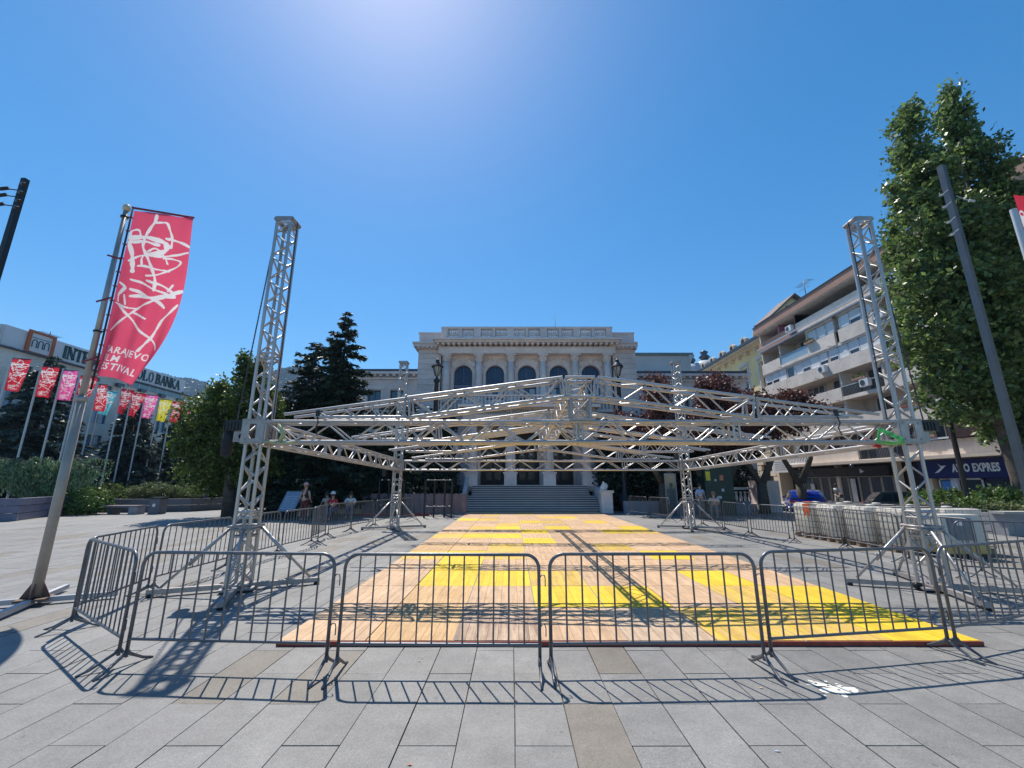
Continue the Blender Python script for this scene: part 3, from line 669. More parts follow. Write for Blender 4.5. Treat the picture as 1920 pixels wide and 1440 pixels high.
for a in (25, 115, 205, 295):
    d = V((math.cos(R(a)), math.sin(R(a)), 0)); b.box((px + d.x * .5, py + d.y * .5, .07), (.9, .07, .07), R(a))
b.build('cross_foot', GRAN_L and mat('painted foot', (.42, .42, .45), .5, .3), t)
b = MB(); b.box((px, py, .09), (.34, .34, .03), R(25)); b.build('base_plate', mat('rusty plate', (.16, .11, .08), .8, .3, .3, 8), t)
b = MB()
for a in (25, 115, 205, 295):
    d = V((math.cos(R(a)), math.sin(R(a)), 0)); n_ = V((-d.y, d.x, 0)) * .006; o_ = V((px, py, .105))
    P_ = [o_ + d * .06, o_ + d * .17, o_ + d * .07 + V((0, 0, .2))]; b.add([p + n_ for p in P_] + [p - n_ for p in P_], [(0, 1, 2), (5, 4, 3), (0, 3, 4, 1), (1, 4, 5, 2), (2, 5, 3, 0)])
b.build('gusset', mat('rusty gusset', (.2, .11, .09), .8, .3, .3, 8), t)
# distant row
row = [(22, 672, RED, PRINT, 15, 'red flag at the frame edge, leftmost of the flag row'), (78, 687, RED, PRINT, 20, 'second flag of the row from the left, red with white scribble'),
       (118, 695, PNK, PRINT, 5, 'large pink flag near the left end of the flag row'), (150, 704, RED, PRINT, 40, 'dull red flag just left of the near flagpole'),
       (183, 722, RED, PRINT, -10, 'red flag swept sideways just right of the near flagpole'), (192, 731, CYN, PRINT, 50, 'pale blue flag half hidden by a red flag'),
       (228, 728, RED, PRINT, 70, 'narrow furled dark red flag below the bank sign'), (248, 735, RED, PRINT, 55, 'red flag between the furled red and the second pink flag'),
       (272, 740, PNK, PRINT, 25, 'second pink flag, right half of the row'), (299, 748, YEL, PRY, 35, 'yellow flag, the only yellow one in the row'),
       (323, 752, RED, PRINT, 45, 'dark red flag right of the yellow flag'), (344, 768, RED, PRINT, 55, 'small red flag against the broad-leaved tree, last of the row')]
for i, (x, y, m_, pr, ang, lb) in enumerate(row):
    q = on(x, y, 9.15); X, Y = q.x, q.y
    t = thing('flagpole', 'pale distant flagpole carrying the ' + lb.split(',')[0], 'flagpole', (X, Y, 0), 'row of distant flagpoles')
    rod('pole', (X, Y, 0), (X, Y, 9.3), .055, WPOLE, t, 8)
    rod('arm', (X, Y, 9.18), (X + .95 * math.cos(R(ang)), Y + .95 * math.sin(R(ang)), 9.16), .02, BLK, t, 6)
    f = thing('flag', lb, 'flag', (X, Y, 9.15), 'distant festival flags')
    make_flag(f, (X + .06, Y, 9.14), .90, 1.95, R(ang), R(ang + 22 + (i * 37) % 30), m_, pr, i, .05, .12, simple=True, shrink=.3, text=(i in (0, 1, 2, 4, 8)))
for i, (x, y) in enumerate(((366, 775), (385, 780), (402, 786), (418, 790))):
    q = on(x, y, 9.15); t = thing('flagpole', ['bare distant flagpole nearest the last red flag', 'bare distant flagpole behind the left half of the broad-leaved tree', 'bare distant flagpole by the trunk of the broad-leaved tree', 'rightmost bare distant flagpole, close to the front left tower'][i], 'flagpole', (q.x, q.y, 0), 'row of distant flagpoles'); rod('pole', (q.x, q.y, 0), (q.x, q.y, 9.2), .055, WPOLE, t, 8)
# flag at the right frame edge
q = V((9.15, 7.0, 0)); t = thing('flagpole', 'grey flagpole at the right frame edge with a red flag beside its top', 'flagpole', (q.x, q.y, 0))
rod('pole', (q.x + .25, q.y, .1), (q.x + .25, q.y, 6.75), .05, WPOLE, t, 10)
f = thing('flag', 'red flag cut off by the right frame edge, beside the grey pole', 'flag', (q.x + .3, q.y, 7.1)); make_flag(f, (q.x + .30, q.y - .03, 7.05), 1.1, 2.8, R(8), R(30), RED, PRINT, 31, .05, .1, text=False)

# ================================================================ LAMP AND LIGHT POLES
p = at(48, 336, 10); X, Y = p.x, p.y
t = thing('light_pole', 'tall black square light pole with small spotlights, cut by the left frame edge', 'light pole', (X, Y, 0))
b = MB(); b.bx(X - .06, X + .06, Y - .06, Y + .06, 0, p.z); b.build('mast', BLK, t)
for k, (dz, sg) in enumerate(((.28, 1), (.42, -1), (.55, 1), (.62, -1), (.80, 1), (.9, -1), (1.0, 1))):
    b = MB(); z = p.z - dz; b.tube((X, Y - .1, z), (X + sg * .20, Y - .15, z), .015, n=6); b.tube((X + sg * .16, Y - .16, z + .02), (X + sg * .32, Y - .22, z - .06), .045, n=8); b.build('spotlight', BLK, t)
p = at(1758, 312, 11); X, Y = p.x + .1, p.y
t = thing('light_pole', 'tall grey square light pole in front of the poplar, right', 'light pole', (X, Y, 0))
b = MB(); b.box((X, Y, p.z / 2), (.15, .15, p.z), .25); b.build('mast', DKST, t)
for k, (dz, sg) in enumerate(((.9, -1), (1.3, -1), (1.8, -1), (1.1, 1), (2.2, -1))):
    b = MB(); z = p.z - dz; b.tube((X + sg * .1, Y - .1, z), (X + sg * .40, Y - .16, z - .22), .012, n=6); b.tube((X + sg * .36, Y - .16, z - .2), (X + sg * .48, Y - .2, z - .25), .035, n=8); b.build('spotlight', WPOLE, t)
p = at(1762, 712, 20); t = thing('light_pole', 'thin dark light pole with clustered spots before the travel shop', 'light pole', (p.x, p.y, 0))
rod('mast', (p.x, p.y, -.2), (p.x, p.y, p.z), .10, mat('dark brown steel', (.06, .05, .05), .5, .4), t)
for k in range(4): b = MB(); z = p.z - .15 - k * .22; b.tube((p.x - .1, p.y - .1, z), (p.x - .35, p.y - .15, z + .05), .05, n=8); b.build('spotlight', BLK, t)
def candelabra(x, y, h, lb):
    t = thing('street_lamp', lb, 'street lamp', (x, y, 0), 'lantern lamps beside the theatre steps'); IRON = mat('dark iron', (.035, .037, .042), .5, .3)
    b = MB(); b.lathe([(.34, 0), (.34, .8), (.24, 1), (.16, 1.3), (.14, h - 1.7), (.22, h - 1.65), (.22, h - 1.5), (.08, h - 1.4), (.05, h - 1.2)], (x, y, 0), 12); b.build('column', IRON, t)
    b = MB(); b.lathe([(.12, h - 1.25), (.30, h - .62), (.30, h - .6)], (x, y, 0), 6)
    b.build('lantern', glass_mat('lantern glass', (.4, .42, .42), .2), t)
    b = MB()
    for k in range(6): a = k * math.pi / 3; b.tube((x + .13 * math.cos(a), y + .13 * math.sin(a), h - 1.25), (x + .31 * math.cos(a), y + .31 * math.sin(a), h - .6), .02, n=5)
    b.lathe([(.42, h - .62), (.40, h - .55), (.16, h - .28), (.12, h - .2), (.15, h - .14), (.05, h - .06), (.02, h + .02)], (x, y, 0), 10); b.build('lantern_cap', IRON, t)
candelabra(-5.15, 28.2, 10.15, 'black lantern lamp on a tall column left of the theatre facade')
candelabra(7.27, 28.2, 10.15, 'black lantern lamp on a tall column right of the theatre facade')

# ================================================================ BUILDING HELPERS
def wall(b, u0, u1, z0, z1, ops, fn, depth):
    ops = sorted(ops); cur = u0
    Q = lambda a, c, d=0: b.add([fn(a[0], a[1], d), fn(c[0], a[1], d), fn(c[0], c[1], d), fn(a[0], c[1], d)], [(0, 1, 2, 3)])
    for (uc, w_, zb, zt, arch) in ops:
        l, r = uc - w_ / 2, uc + w_ / 2
        if l > cur: Q((cur, z0), (l, z1))
        if zb > z0: Q((l, z0), (r, zb))
        prof = [(l, zb), (l, zt)] if not arch else [(l, zb)]
        if arch:
            rr = w_ / 2; prof += [(uc - rr * math.cos(math.pi * k / 12), zt - rr + rr * math.sin(math.pi * k / 12)) for k in range(13)]
            for k in range(1, 13):
                a_, c_ = prof[k], prof[k + 1]; b.add([fn(a_[0], a_[1], 0), fn(c_[0], c_[1], 0), fn(c_[0], z1, 0), fn(a_[0], z1, 0)], [(0, 1, 2, 3)])
        else:
            prof += [(r, zt)]
            if zt < z1: Q((l, zt), (r, z1))
        prof += [(r, zb)]
        for k in range(len(prof)):
            a_, c_ = prof[k], prof[(k + 1) % len(prof)]; b.add([fn(a_[0], a_[1], 0), fn(c_[0], c_[1], 0), fn(c_[0], c_[1], depth), fn(a_[0], a_[1], depth)], [(0, 1, 2, 3)])
        cur = r
    if cur < u1: Q((cur, z0), (u1, z1))
def window(parent, uc, w_, zb, zt, fn, d, mf, mg, nv=1, nh=0, arch=False, fw=.06, name='window', sill=None):
    l, r = uc - w_ / 2, uc + w_ / 2; b = MB()
    bar = lambda a, c: b.prism([(a[0], a[1]), (c[0], a[1]), (c[0], c[1]), (a[0], c[1])], d - .06, d - .004, fn)
    bar((l, zb), (l + fw, zt - (w_ / 2 if arch else 0))); bar((r - fw, zb), (r, zt - (w_ / 2 if arch else 0))); bar((l, zb), (r, zb + fw))
    if not arch: bar((l, zt - fw), (r, zt))
    for k in range(nv): x = l + (k + 1) * w_ / (nv + 1); dz_ = 0 if not arch else w_ / 2 - math.sqrt(max(0, (w_ / 2) ** 2 - (x - uc) ** 2)); bar((x - fw / 2, zb), (x + fw / 2, zt - dz_))
    for k in range(nh): z = zb + (k + 1) * (zt - zb) / (nh + 1); bar((l, z - fw / 2), (r, z + fw / 2))
    o = b.build(name, mf, parent); b = MB(); b.add([fn(l, zb, d), fn(r, zb, d), fn(r, zt, d), fn(l, zt, d)], [(0, 1, 2, 3)]); b.build('pane', mg, o)
    return o
def part(name, m, parent, *boxes):
    for q in boxes: b = MB(); b.bx(*q); o = b.build(name, m, parent)
    return o

# ================================================================ THEATRE
TY = 32.0; th = thing('theatre_building', 'pale stone neoclassical theatre with arched windows and roof balustrade behind the trusses', 'theatre', (1.2, TY, 0))
fy = lambda u, z, d: V((u, TY + .45 + d, z))
XM = 1.18; arch_u = [XM + k * 2.52 for k in (-2, -1, 0, 1, 2)]
DOORW = mat('dark door wood', (.05, .035, .03), .6); FR = mat('white window frame', (.52, .54, .58), .6)
b = MB(); wall(b, -5.55, 7.9, 7.1, 11.66, [(u, 1.45, 8.05, 10.87, True) for u in arch_u], fy, .35)
b.build('front_wall', STONE_L, th); b = MB(); fy2 = lambda u, z, d: V((u, TY + 2.0 + d, z)); wall(b, -5.55, 7.9, 1.6, 6.05, [(u, 1.95, 1.62, 5.7, False) for u in (XM - 2.68, XM, XM + 2.68)], fy2, .5); b.build('portico_wall', STONE_L, th)
for u in arch_u:
    o = window(th, u, 1.45, 8.05, 10.87, fy, .33, mat('arched window frame', (.16, .20, .30), .5), glass_mat('navy arched glass', (.02, .03, .08), .08), 1, 1, True, .05)
    b = MB()
    for k in range(13): x = u - .66 + k * .11; zz = 10.87 - .725 + math.sqrt(max(0, .725 ** 2 - (x - u) ** 2)); b.tube((x, TY + .45 + .22, 9.3), (x, TY + .45 + .22, zz), .016, n=4)
    b.bx(u - .72, u + .72, TY + .62, TY + .70, 9.05, 9.3)
    b.build('glazing_bar', mat('blue grey glazing bar', (.16, .17, .28), .5), o)
    for s_ in (-.42, .42): b = MB(); b.bx(u + s_ - .2, u + s_ + .2, TY + .70, TY + .72, 8.25, 9.0); b.build('lower_sash', FR, o)
    b = MB(); r0 = .725
    for k in range(16):   # archivolt
        a, c = math.pi * k / 16, math.pi * (k + 1) / 16
        P_ = [(u - (r0 + q) * math.cos(v_), 10.87 - r0 + (r0 + q) * math.sin(v_)) for q, v_ in ((.03, a), (.03, c), (.24, c), (.24, a))]; b.prism(P_, -.06, .0, fy)
    for s_ in (-1, 1): b.bx(u + s_ * .755, u + s_ * .96, TY + .38, TY + .45, 8.0, 10.13); b.bx(u + s_ * .73, u + s_ * 1.0, TY + .34, TY + .45, 10.05, 10.18)
    b.prism([(u - .12, 10.95), (u + .12, 10.95), (u + .17, 11.35), (u - .17, 11.35)], -.14, 0, fy); b.build('window_surround', STONE_L, th)
    b = MB()
    for s_ in (-1, 1):
        b.path([(u + s_ * .3, TY + .42, 11.3), (u + s_ * .6, TY + .4, 11.42), (u + s_ * .85, TY + .4, 11.2), (u + s_ * .95, TY + .42, 10.85), (u + s_ * .8, TY + .42, 10.7)], .05, 6)
        for k in range(5): b.lathe([(.02, -.05), (.06, 0), (.02, .05)], (u + s_ * (.35 + .14 * k), TY + .40, 11.38 - .07 * k + .05 * (k % 2)), 5)
    b.build('festoon', STONE_L, th)
for k in range(6):
    x = XM - 6.3 + k * 2.52; b = MB(); n = 18
    b.lathe([(.36, 7.75), (.36, 7.9), (.31, 7.98), (.29, 8.1), (.275, 9.4), (.255, 11.05)], (x, TY + .12, 0), n); b.build('upper_column', STONE_L, th)
    b = MB(); b.lathe([(.26, 11.05), (.28, 11.1), (.27, 11.2), (.36, 11.45), (.40, 11.5)], (x, TY + .12, 0), 12); b.box((x, TY + .12, 11.57), (.8, .8, .13))
    for q in range(8): a = q * math.pi / 4; b.lathe([(.02, 11.15), (.08, 11.28), (.03, 11.42)], (x + .29 * math.cos(a), TY + .12 + .29 * math.sin(a), 0), 5)
    b.build('capital', STONE_L, th)
part('entablature', STONE_L, th, (-5.75, 8.1, TY - .28, TY + .9, 11.65, 12.12), (-5.65, 8.0, TY - .2, TY + .9, 12.12, 12.24))
part('cornice', STONE_L, th, (-6.0, 8.35, TY - .75, TY + 1, 12.42, 12.58), (-6.15, 8.5, TY - .9, TY + 1, 12.58, 12.72))
for k in range(35):
    x = -5.85 + k * .41; unitbox('dentil', (x + .08, TY - .45, 12.33), (.19, .42, .16), STONE_L, th)
part('parapet', STONE, th, (-5.6, 7.95, TY - .3, TY + .2, 12.72, 12.98), (-5.6, 7.95, TY - .3, TY + .2, 13.68, 13.84))
bs = MB().lathe([(.07, 0), (.09, .04), (.05, .08), (.10, .28), (.05, .56), (.09, .63), (.07, .70)], n=8).mesh('baluster', STONE_L)
PX_ = []
for k in range(5):
    uc = XM - 2 * 2.62 + k * 2.62; PX_.append(uc)
    for g_ in (-1, 1):
        for j in range(6): link('baluster', bs, th, loc=(uc + g_ * .56 + (j - 2.5) * .155 - 1.2, -.05, 12.98))
    part('parapet_pier', STONE, th, (uc - .11, uc + .11, TY - .28, TY + .18, 12.98, 13.68))
for k in range(6): u = XM - 2.5 * 2.62 + k * 2.62; part('parapet_pier', STONE, th, (max(u - .28, -5.58), min(u + .28, 7.93), TY - .29, TY + .19, 12.98, 13.68))
# flanking bays with channelled stone courses
for sg, (xa, xb) in ((-1, (-7.42, -5.62)), (1, (7.98, 9.78))):
    z = 0.0; i = 0
    while z < 12.0:
        unitbox('stone_course', ((xa + xb) / 2, TY + 1.7, z + .205), (xb - xa, 3.0, .40), STONE, th); z += .42
    part('bay_core', mat('deep joint', (.22, .21, .22), .9), th, (xa + .02, xb - .02, TY + .225, TY + 3, 0, 12.04))
    part('bay_cornice', STONE, th, (xa - .12, xb + .1, TY + .0, TY + 3.2, 12.08, 12.22), (xa - .32, xb + .1, TY - .25, TY + 3.3, 12.22, 12.44), (xa - .4, xb + .1, TY - .33, TY + 3.3, 12.44, 12.58))
    for k in range(6): unitbox('dentil', (xa + .1 + k * .33, TY - .1, 12.16), (.15, .3, .13), STONE, th)
    part('attic', STONE, th, (xa, xb, TY + .25, TY + 3, 12.58, 13.46), (xa - .07, xb + .02, TY + .18, TY + 3, 13.42, 13.54))
part('main_block', STONE, th, (-7.3, 9.65, TY + 3.2, TY + 16, 0, 12.3))
part('roof', ROOFT, th, (-5.5, 7.85, TY + .25, TY + 12, 12.73, 13.0))
# lower portico
PY = 30.3
for x in (-2.82, -.11, 2.59, 5.30):
    part('column_pedestal', STONE_L, th, (x - .43, x + .43, PY - .4, PY + .46, 1.55, 2.38), (x - .50, x + .50, PY - .47, PY + .53, 2.38, 2.50))
    b = MB(); n = 20; b.lathe([(.42, 2.5), (.42, 2.62), (.35, 2.7), (.33, 2.85), (.32, 4.2), (.29, 5.75), (.36, 5.85), (.40, 5.95), (.42, 6.05)], (x, PY, 0), n)
    for q in range(16): a = q * math.pi / 8; b.tube((x + .325 * math.cos(a), PY + .325 * math.sin(a), 2.8), (x + .292 * math.cos(a), PY + .292 * math.sin(a), 5.74), .028, n=5)
    b.build('lower_column', STONE_L, th)
part('portico_entablature', STONE_L, th, (-3.5, 5.95, PY - .42, TY + 2.6, 6.06, 6.42), (-3.55, 6.0, PY - .5, TY + .4, 6.42, 6.50))
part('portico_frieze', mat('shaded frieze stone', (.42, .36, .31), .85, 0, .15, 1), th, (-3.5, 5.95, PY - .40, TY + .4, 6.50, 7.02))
part('portico_cornice', STONE_L, th, (-3.8, 6.25, PY - .75, TY + .4, 7.02, 7.2))
lettering('facade_lettering', 'NARODNO POZORIŠTE', .36, mat('dark lettering', (.06, .05, .05), .7), th, lambda x, y: V((-2.0 + x * .92, PY - .405, 6.62 + y)), space=1.15, bold=.006)
lettering('facade_lettering', 'НАРОДНО ПОЗОРИШТЕ', .36, mat('dark lettering', (.06, .05, .05), .7), th, lambda x, y: V((2.0 + x * .86, PY - .405, 6.62 + y)), space=1.05, bold=.006)
for k in range(50): link('baluster', bs, th, loc=(-5.7 + k * .27 - 1.2 + .0, -1.7 + (0 if -3.6 < -5.7 + k * .27 < 6.1 else 1.6), 7.2))
part('balcony_rail', STONE_L, th, (-3.75, 6.2, PY - .15, PY + .15, 7.9, 8.02), (-5.6, -3.75, PY + 1.45, PY + 1.75, 7.9, 8.02), (6.2, 7.9, PY + 1.45, PY + 1.75, 7.9, 8.02))
part('first_floor_band', STONE_L, th, (-5.6, -3.7, TY - .3, TY + .44, 7.0, 7.2), (6.2, 7.95, TY - .3, TY + .44, 7.0, 7.2))
for u in (XM - 2.68, XM, XM + 2.68):
    o = part('door', DOORW, th, (u - .95, u + .95, TY + 2.4, TY + 2.48, 1.62, 5.68))
    for s_ in (-.37, .37):
        for z in (2.0, 2.9, 3.7): b = MB(); b.bx(u + s_ - .25, u + s_ + .25, TY + 2.37, TY + 2.4, z, z + .6); b.build('door_panel', mat('door panel', (.035, .028, .028), .3), o)
    part('door_surround', STONE_L, th, (u - 1.15, u - .98, TY + 1.93, TY + 2.05, 1.62, 5.72), (u + .98, u + 1.15, TY + 1.93, TY + 2.05, 1.62, 5.72), (u - 1.2, u + 1.2, TY + 1.88, TY + 2.05, 5.72, 5.95))
    for s_ in (-.35, .35):
        part('notice', FR, th, (u + s_ - .14, u + s_ + .14, TY + 2.34, TY + 2.355, 3.4, 3.62), (u + s_ - .14, u + s_ + .1, TY + 2.34, TY + 2.355, 3.9, 4.1))
part('portico_back', STONE, th, (-5.5, -3.3, TY + .2, TY + 1.9, 1.6, 7.0), (5.7, 7.9, TY + .2, TY + 1.9, 1.6, 7.0), (-3.3, 5.7, TY + .44, TY + .52, 6.45, 7.1))
part('portico_floor', STEPM, th, (-3.6, 6.05, 29.95, TY + 2.6, 1.2, 1.6))
b = MB(); b.tube((3.9, TY + 4, 12.3), (3.9, TY + 4, 16.6), .035, .015, 6); b.build('roof_mast', DKST, th)
# steps
st = thing('entrance_staircase', 'wide flight of worn stone steps leading up to the theatre doors', 'staircase', (1.3, 28.5, 0))
for i in range(12):
    x0, x1 = -2.95 + (0 if i < 7 else .28), 5.62 - (0 if i < 7 else .5)
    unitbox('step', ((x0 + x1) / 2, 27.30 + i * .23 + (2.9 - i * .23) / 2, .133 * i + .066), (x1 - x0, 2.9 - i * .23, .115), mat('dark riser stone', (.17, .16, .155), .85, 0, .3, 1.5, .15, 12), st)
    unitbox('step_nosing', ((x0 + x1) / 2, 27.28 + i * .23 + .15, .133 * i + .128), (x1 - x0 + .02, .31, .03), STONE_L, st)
for x in (-3.25, 5.85):
    s_ = -1 if x < 0 else 1
    b = MB(); b.prism([(27.2, 0), (30.4, 0), (30.4, 2.3), (30.0, 2.3), (29.2, 1.7), (28.2, 1.15), (27.2, .75)], x - .16 * s_ - .12, x - .16 * s_ + .12, lambda y, z, d: V((d, y, z))); b.build('side_wall', STONE, st)
t = thing('stone_pedestal', 'stone pedestal with a small white carved figure, right foot of the steps', 'pedestal', (5.75, 26.9, 0))
part('shaft', STONE_L, t, (5.40, 6.08, 26.5, 27.15, 0, 1.18)); part('cap', STONE_L, t, (5.32, 6.16, 26.42, 27.18, 1.18, 1.32))
b = MB(); b.path([(5.55, 26.8, 1.3), (5.6, 26.8, 1.52), (5.66, 26.8, 1.72), (5.58, 26.7, 1.82)], .1, 7, taper=[.2, .19, .12, .05]); b.path([(5.7, 26.8, 1.4), (5.82, 26.8, 1.6), (5.78, 26.8, 1.76)], .07, 6, taper=[.12, .09, .03]); b.build('carving', WHITE, t)
t = thing('stone_pedestal', 'stone pedestal at the left foot of the theatre steps, in shade', 'pedestal', (-3.6, 27.0, 0)); part('shaft', STONE, t, (-3.95, -3.3, 26.8, 27.4, 0, .95)); part('cap', STONE, t, (-4.05, -3.22, 26.72, 27.48, .95, 1.08))
# wings
def wing(name_lb, x0, x1, y, ztop, wins, m, roofz=None):
    t = thing('theatre_wing', name_lb, 'building', ((x0 + x1) / 2, y, 0)); fn = lambda u, z, d: V((u, y + d, z)); b = MB()
    wall(b, x0, x1, 0, ztop, wins, fn, .3); b.add([fn(x0, 0, 0), fn(x0, 0, 9), fn(x0, ztop, 9), fn(x0, ztop, 0)], [(0, 1, 2, 3)]); b.add([fn(x1, 0, 0), fn(x1, 0, 9), fn(x1, ztop, 9), fn(x1, ztop, 0)], [(3, 2, 1, 0)]); b.build('wall', m, t)
    for (u, w_, zb, zt, ar) in wins:
        window(t, u, w_, zb, zt, fn, .28, mat('dark blue window frame', (.05, .06, .12), .5), GLASSB, 1, 1); part('window_trim', STONE_L, t, (u - w_ / 2 - .18, u - w_ / 2 - .02, y - .05, y, zb, zt + .1), (u + w_ / 2 + .02, u + w_ / 2 + .18, y - .05, y, zb, zt + .1), (u - w_ / 2 - .25, u + w_ / 2 + .25, y - .1, y, zt + .1, zt + .3))
        part('lower_sash', FR, t, (u - w_ / 2 + .12, u - .06, y + .15, y + .17, zb + .1, zb + 1.0), (u + .06, u + w_ / 2 - .12, y + .15, y + .17, zb + .1, zb + 1.0))
    part('cornice', STONE_L, t, (x0 - .3, x1 + .3, y - .5, y + 9, ztop, ztop + .22), (x0 - .1, x1 + .1, y - .2, y, ztop - .45, ztop - .3))
    for k in range(int((x1 - x0) / .6)): unitbox('dentil', (x0 + .3 + k * .6, y - .25, ztop - .1), (.25, .4, .17), STONE_L, t)
    part('roof', ROOFT, t, (x0, x1, y - .3, y + 9, ztop + .22, (roofz or ztop + .5)))
    return t
wing('long lower grey theatre wing left of the centre block', -16.5, -7.9, 38, 11.5, [(-14.7, 1.2, 7.8, 10.05, False)] + [(-12.6, 1.2, 7.8, 10.05, False), (-10.55, 1.2, 7.8, 10.05, False)] , STONE)
wing('lower theatre wing right of the centre block with dentil cornice', 10.0, 21.6, 38, 11.3, [(12.9, 1.1, 6.8, 9.2, False), (15.6, 1.1, 6.8, 9.2, False), (18.3, 1.1, 6.8, 9.2, False)], STONE)
t = thing('stage_house', 'plain pale upper block rising behind the right theatre wing', 'building', (14.5, 46, 0)); part('wall', mat('pale plaster', (.66, .63, .60), .85, 0, .08, .5), t, (9.8, 18.4, 42, 50, 0, 14.6)); part('eaves', mat('grey green sheet', (.2, .25, .25), .6), t, (9.7, 18.65, 41.8, 50, 14.6, 14.85))
b = MB(); b.prism([(18.2, 13.6), (18.65, 14.6), (18.2, 14.6)], 41.7, 50, lambda x, z, d: V((x, d, z))); b.build('eaves_bracket', mat('pale plaster', (.5, .5, .5)), t)

# ================================================================ APARTMENT BUILDING, right
AX = 26.8; ap = thing('apartment_building', 'six-storey concrete apartment block with balconies and shops on the right', 'apartment building', (AX, 26, 0))
fx = lambda u, z, d: V((AX + d, u, z))
Y0, Y1 = 6.0, 43.6
part('core', mat('loggia wall', (.58, .50, .44), .85, 0, .1, .6), ap, (AX + 1.55, AX + 13, Y0, Y1, 0, 17.4))
zs = [3.4, 5.9, 8.4, 10.7, 13.0, 15.4]; rnd = random.Random(3)
part('canopy_slab', CONC2, ap, (AX - .75, AX + 1.7, Y0, Y1, 3.22, 3.42))
segs = {0: [(Y0, 22, 'reed'), (22, 29, 'solid'), (29, 33, 'rail'), (33, 38.5, 'solid'), (38.5, 43.6, 'white')],
        1: [(Y0, 24, 'solid'), (24, 29, 'win'), (29, 33.5, 'solidw'), (33.5, 43.6, 'solid')],
        2: [(Y0, 20, 'solid'), (20, 24, 'rail'), (24, 29.5, 'solid'), (29.5, 33.5, 'rail'), (33.5, 43.6, 'solid')],
        3: [(Y0, 18, 'solid'), (18, 22, 'rail'), (22, 27, 'bay'), (27, 29, 'rail'), (29, 34.4, 'bay'), (34.4, 40, 'bay'), (40, 43.6, 'bay')],
        4: [(Y0, 20, 'solid'), (20, 25, 'bay'), (25, 29.4, 'glass'), (29.4, 32.8, 'bay'), (33.2, 36.5, 'bay'), (36.5, 40.5, 'glass'), (40.5, 43.6, 'solid')],
        5: [(Y0, 24, 'solid'), (24, 28, 'glass'), (28, 37.6, 'solid'), (37.6, 43.6, 'mauve')]}
for f, z in enumerate(zs):
    zt = (zs + [17.6])[f + 1]
    if f: part('floor_slab', CONC, ap, (AX - .05, AX + 1.54, Y0, Y1, z - .12, z + .0))
    for (a, c, ty) in segs[f]:
        a += .02; c -= .02; hh = .95 if zt - z > 2.35 else .92
        if ty in ('solid', 'solidw', 'bay', 'win'): part('balcony_parapet', CONC, ap, (AX - .16, AX - .0, a, c, z - .16, z + hh))
        if ty == 'white':
            part('balcony_parapet', WHITE, ap, (AX - .16, AX, a, c, z - .16, z + .2))
            for k in range(int((c - a) / .22)): unitbox('rail_bar', (AX - .08, a + .1 + k * .22, z + .6), (.05, .08, .8), WHITE, ap)
            part('balcony_rail', WHITE, ap, (AX - .14, AX - .02, a, c, z + 1.0, z + 1.08))
        if ty == 'mauve':
            part('balcony_parapet', BROWN, ap, (AX - .16, AX, a, c, z - .16, z + .9)); part('loggia_lining', PINK, ap, (AX + 1.45, AX + 1.53, a, c, z, zt), (AX, AX + 1.4, a + 2.6, a + 2.8, z, zt), (AX, AX + 1.4, a, a + .15, z, zt))
        if ty in ('rail', 'glass'):
            part('balcony_parapet', CONC, ap, (AX - .16, AX, a, c, z - .16, z + .12))
            if ty == 'rail':
                for k in range(min(40, int((c - a) / .13))): unitbox('rail_bar', (AX - .08, a + .1 + k * .13, z + .52), (.03, .035, .8), DKST, ap)
            else: part('balcony_glass', glass_mat('balcony glass', (.30, .40, .48), .15), ap, (AX - .1, AX - .08, a, c, z + .12, z + .88))
            part('balcony_rail', WPOLE, ap, (AX - .12, AX - .04, a, c, z + .9, z + .96))
        if ty == 'reed':
            b = MB()
            for k in range(int((c - a) / .09)): b.tube((AX - .12 + rnd.uniform(-.01, .01), a + k * .09, z), (AX - .12 + rnd.uniform(-.03, .03), a + k * .09 + rnd.uniform(-.03, .03), z + .86), .035, n=4)
            b.build('reed_screen', mat('reed', (.34, .24, .18), .9, 0, .3, 6), ap, kind='stuff'); part('balcony_rail', WPOLE, ap, (AX - .17, AX - .02, a, c, z + .86, z + .94)); part('balcony_parapet', CONC, ap, (AX - .16, AX, 6, 19.5, z - .16, z + .9))
        # windows behind or flush
        if ty in ('bay',):
            zb, ztt = z + hh, zt - .32
            part('bay_cheek', CONC, ap, (AX, AX + 1.5, a, a + .12, zb, zt - .12)); part('bay_head', CONC, ap, (AX - .1, AX + .1, a, c, ztt, zt - .13))
            n = max(2, int((c - a) / 1.05)); w_ = (c - a) / n
            for k in range(n):
                sh = rnd.random()
                o = window(ap, a + (k + .5) * w_, w_ - .06, zb + .02, ztt - .02, lambda u, zz, d: V((AX - .02 + d, u, zz)), .08, WHITE, GLASS if sh > .22 else SHUT, 0, 0, fw=.05)
                if sh > .22:
                    zlow = zb + (0 if sh > .5 else .3) + .06; b = MB(); zz = zlow
                    while zz < ztt - .04: b.bx(AX + .005, AX + .025, a + k * w_ + .09, a + (k + 1) * w_ - .09, zz, min(zz + .085, ztt - .04)); zz += .095
                    if sh < .85: b.build('roller_shutter', SHUT, o)
        else:
            n = max(1, int((c - a) / 2.6))
            for k in range(n):
                uc = a + (k + .5) * (c - a) / n
                window(ap, uc, min(2.3, (c - a) / n - .25), z + .06 + (.8 if k % 2 and ty != 'solid' else .0), zt - .20, fx, 1.52, FR if rnd.random() > .3 else WHITE, GLASS, 2, 0, fw=.07)
            if f: part('party_wall', CONC, ap, (AX + .0, AX + 1.5, a, a + .18, z, zt - .12))
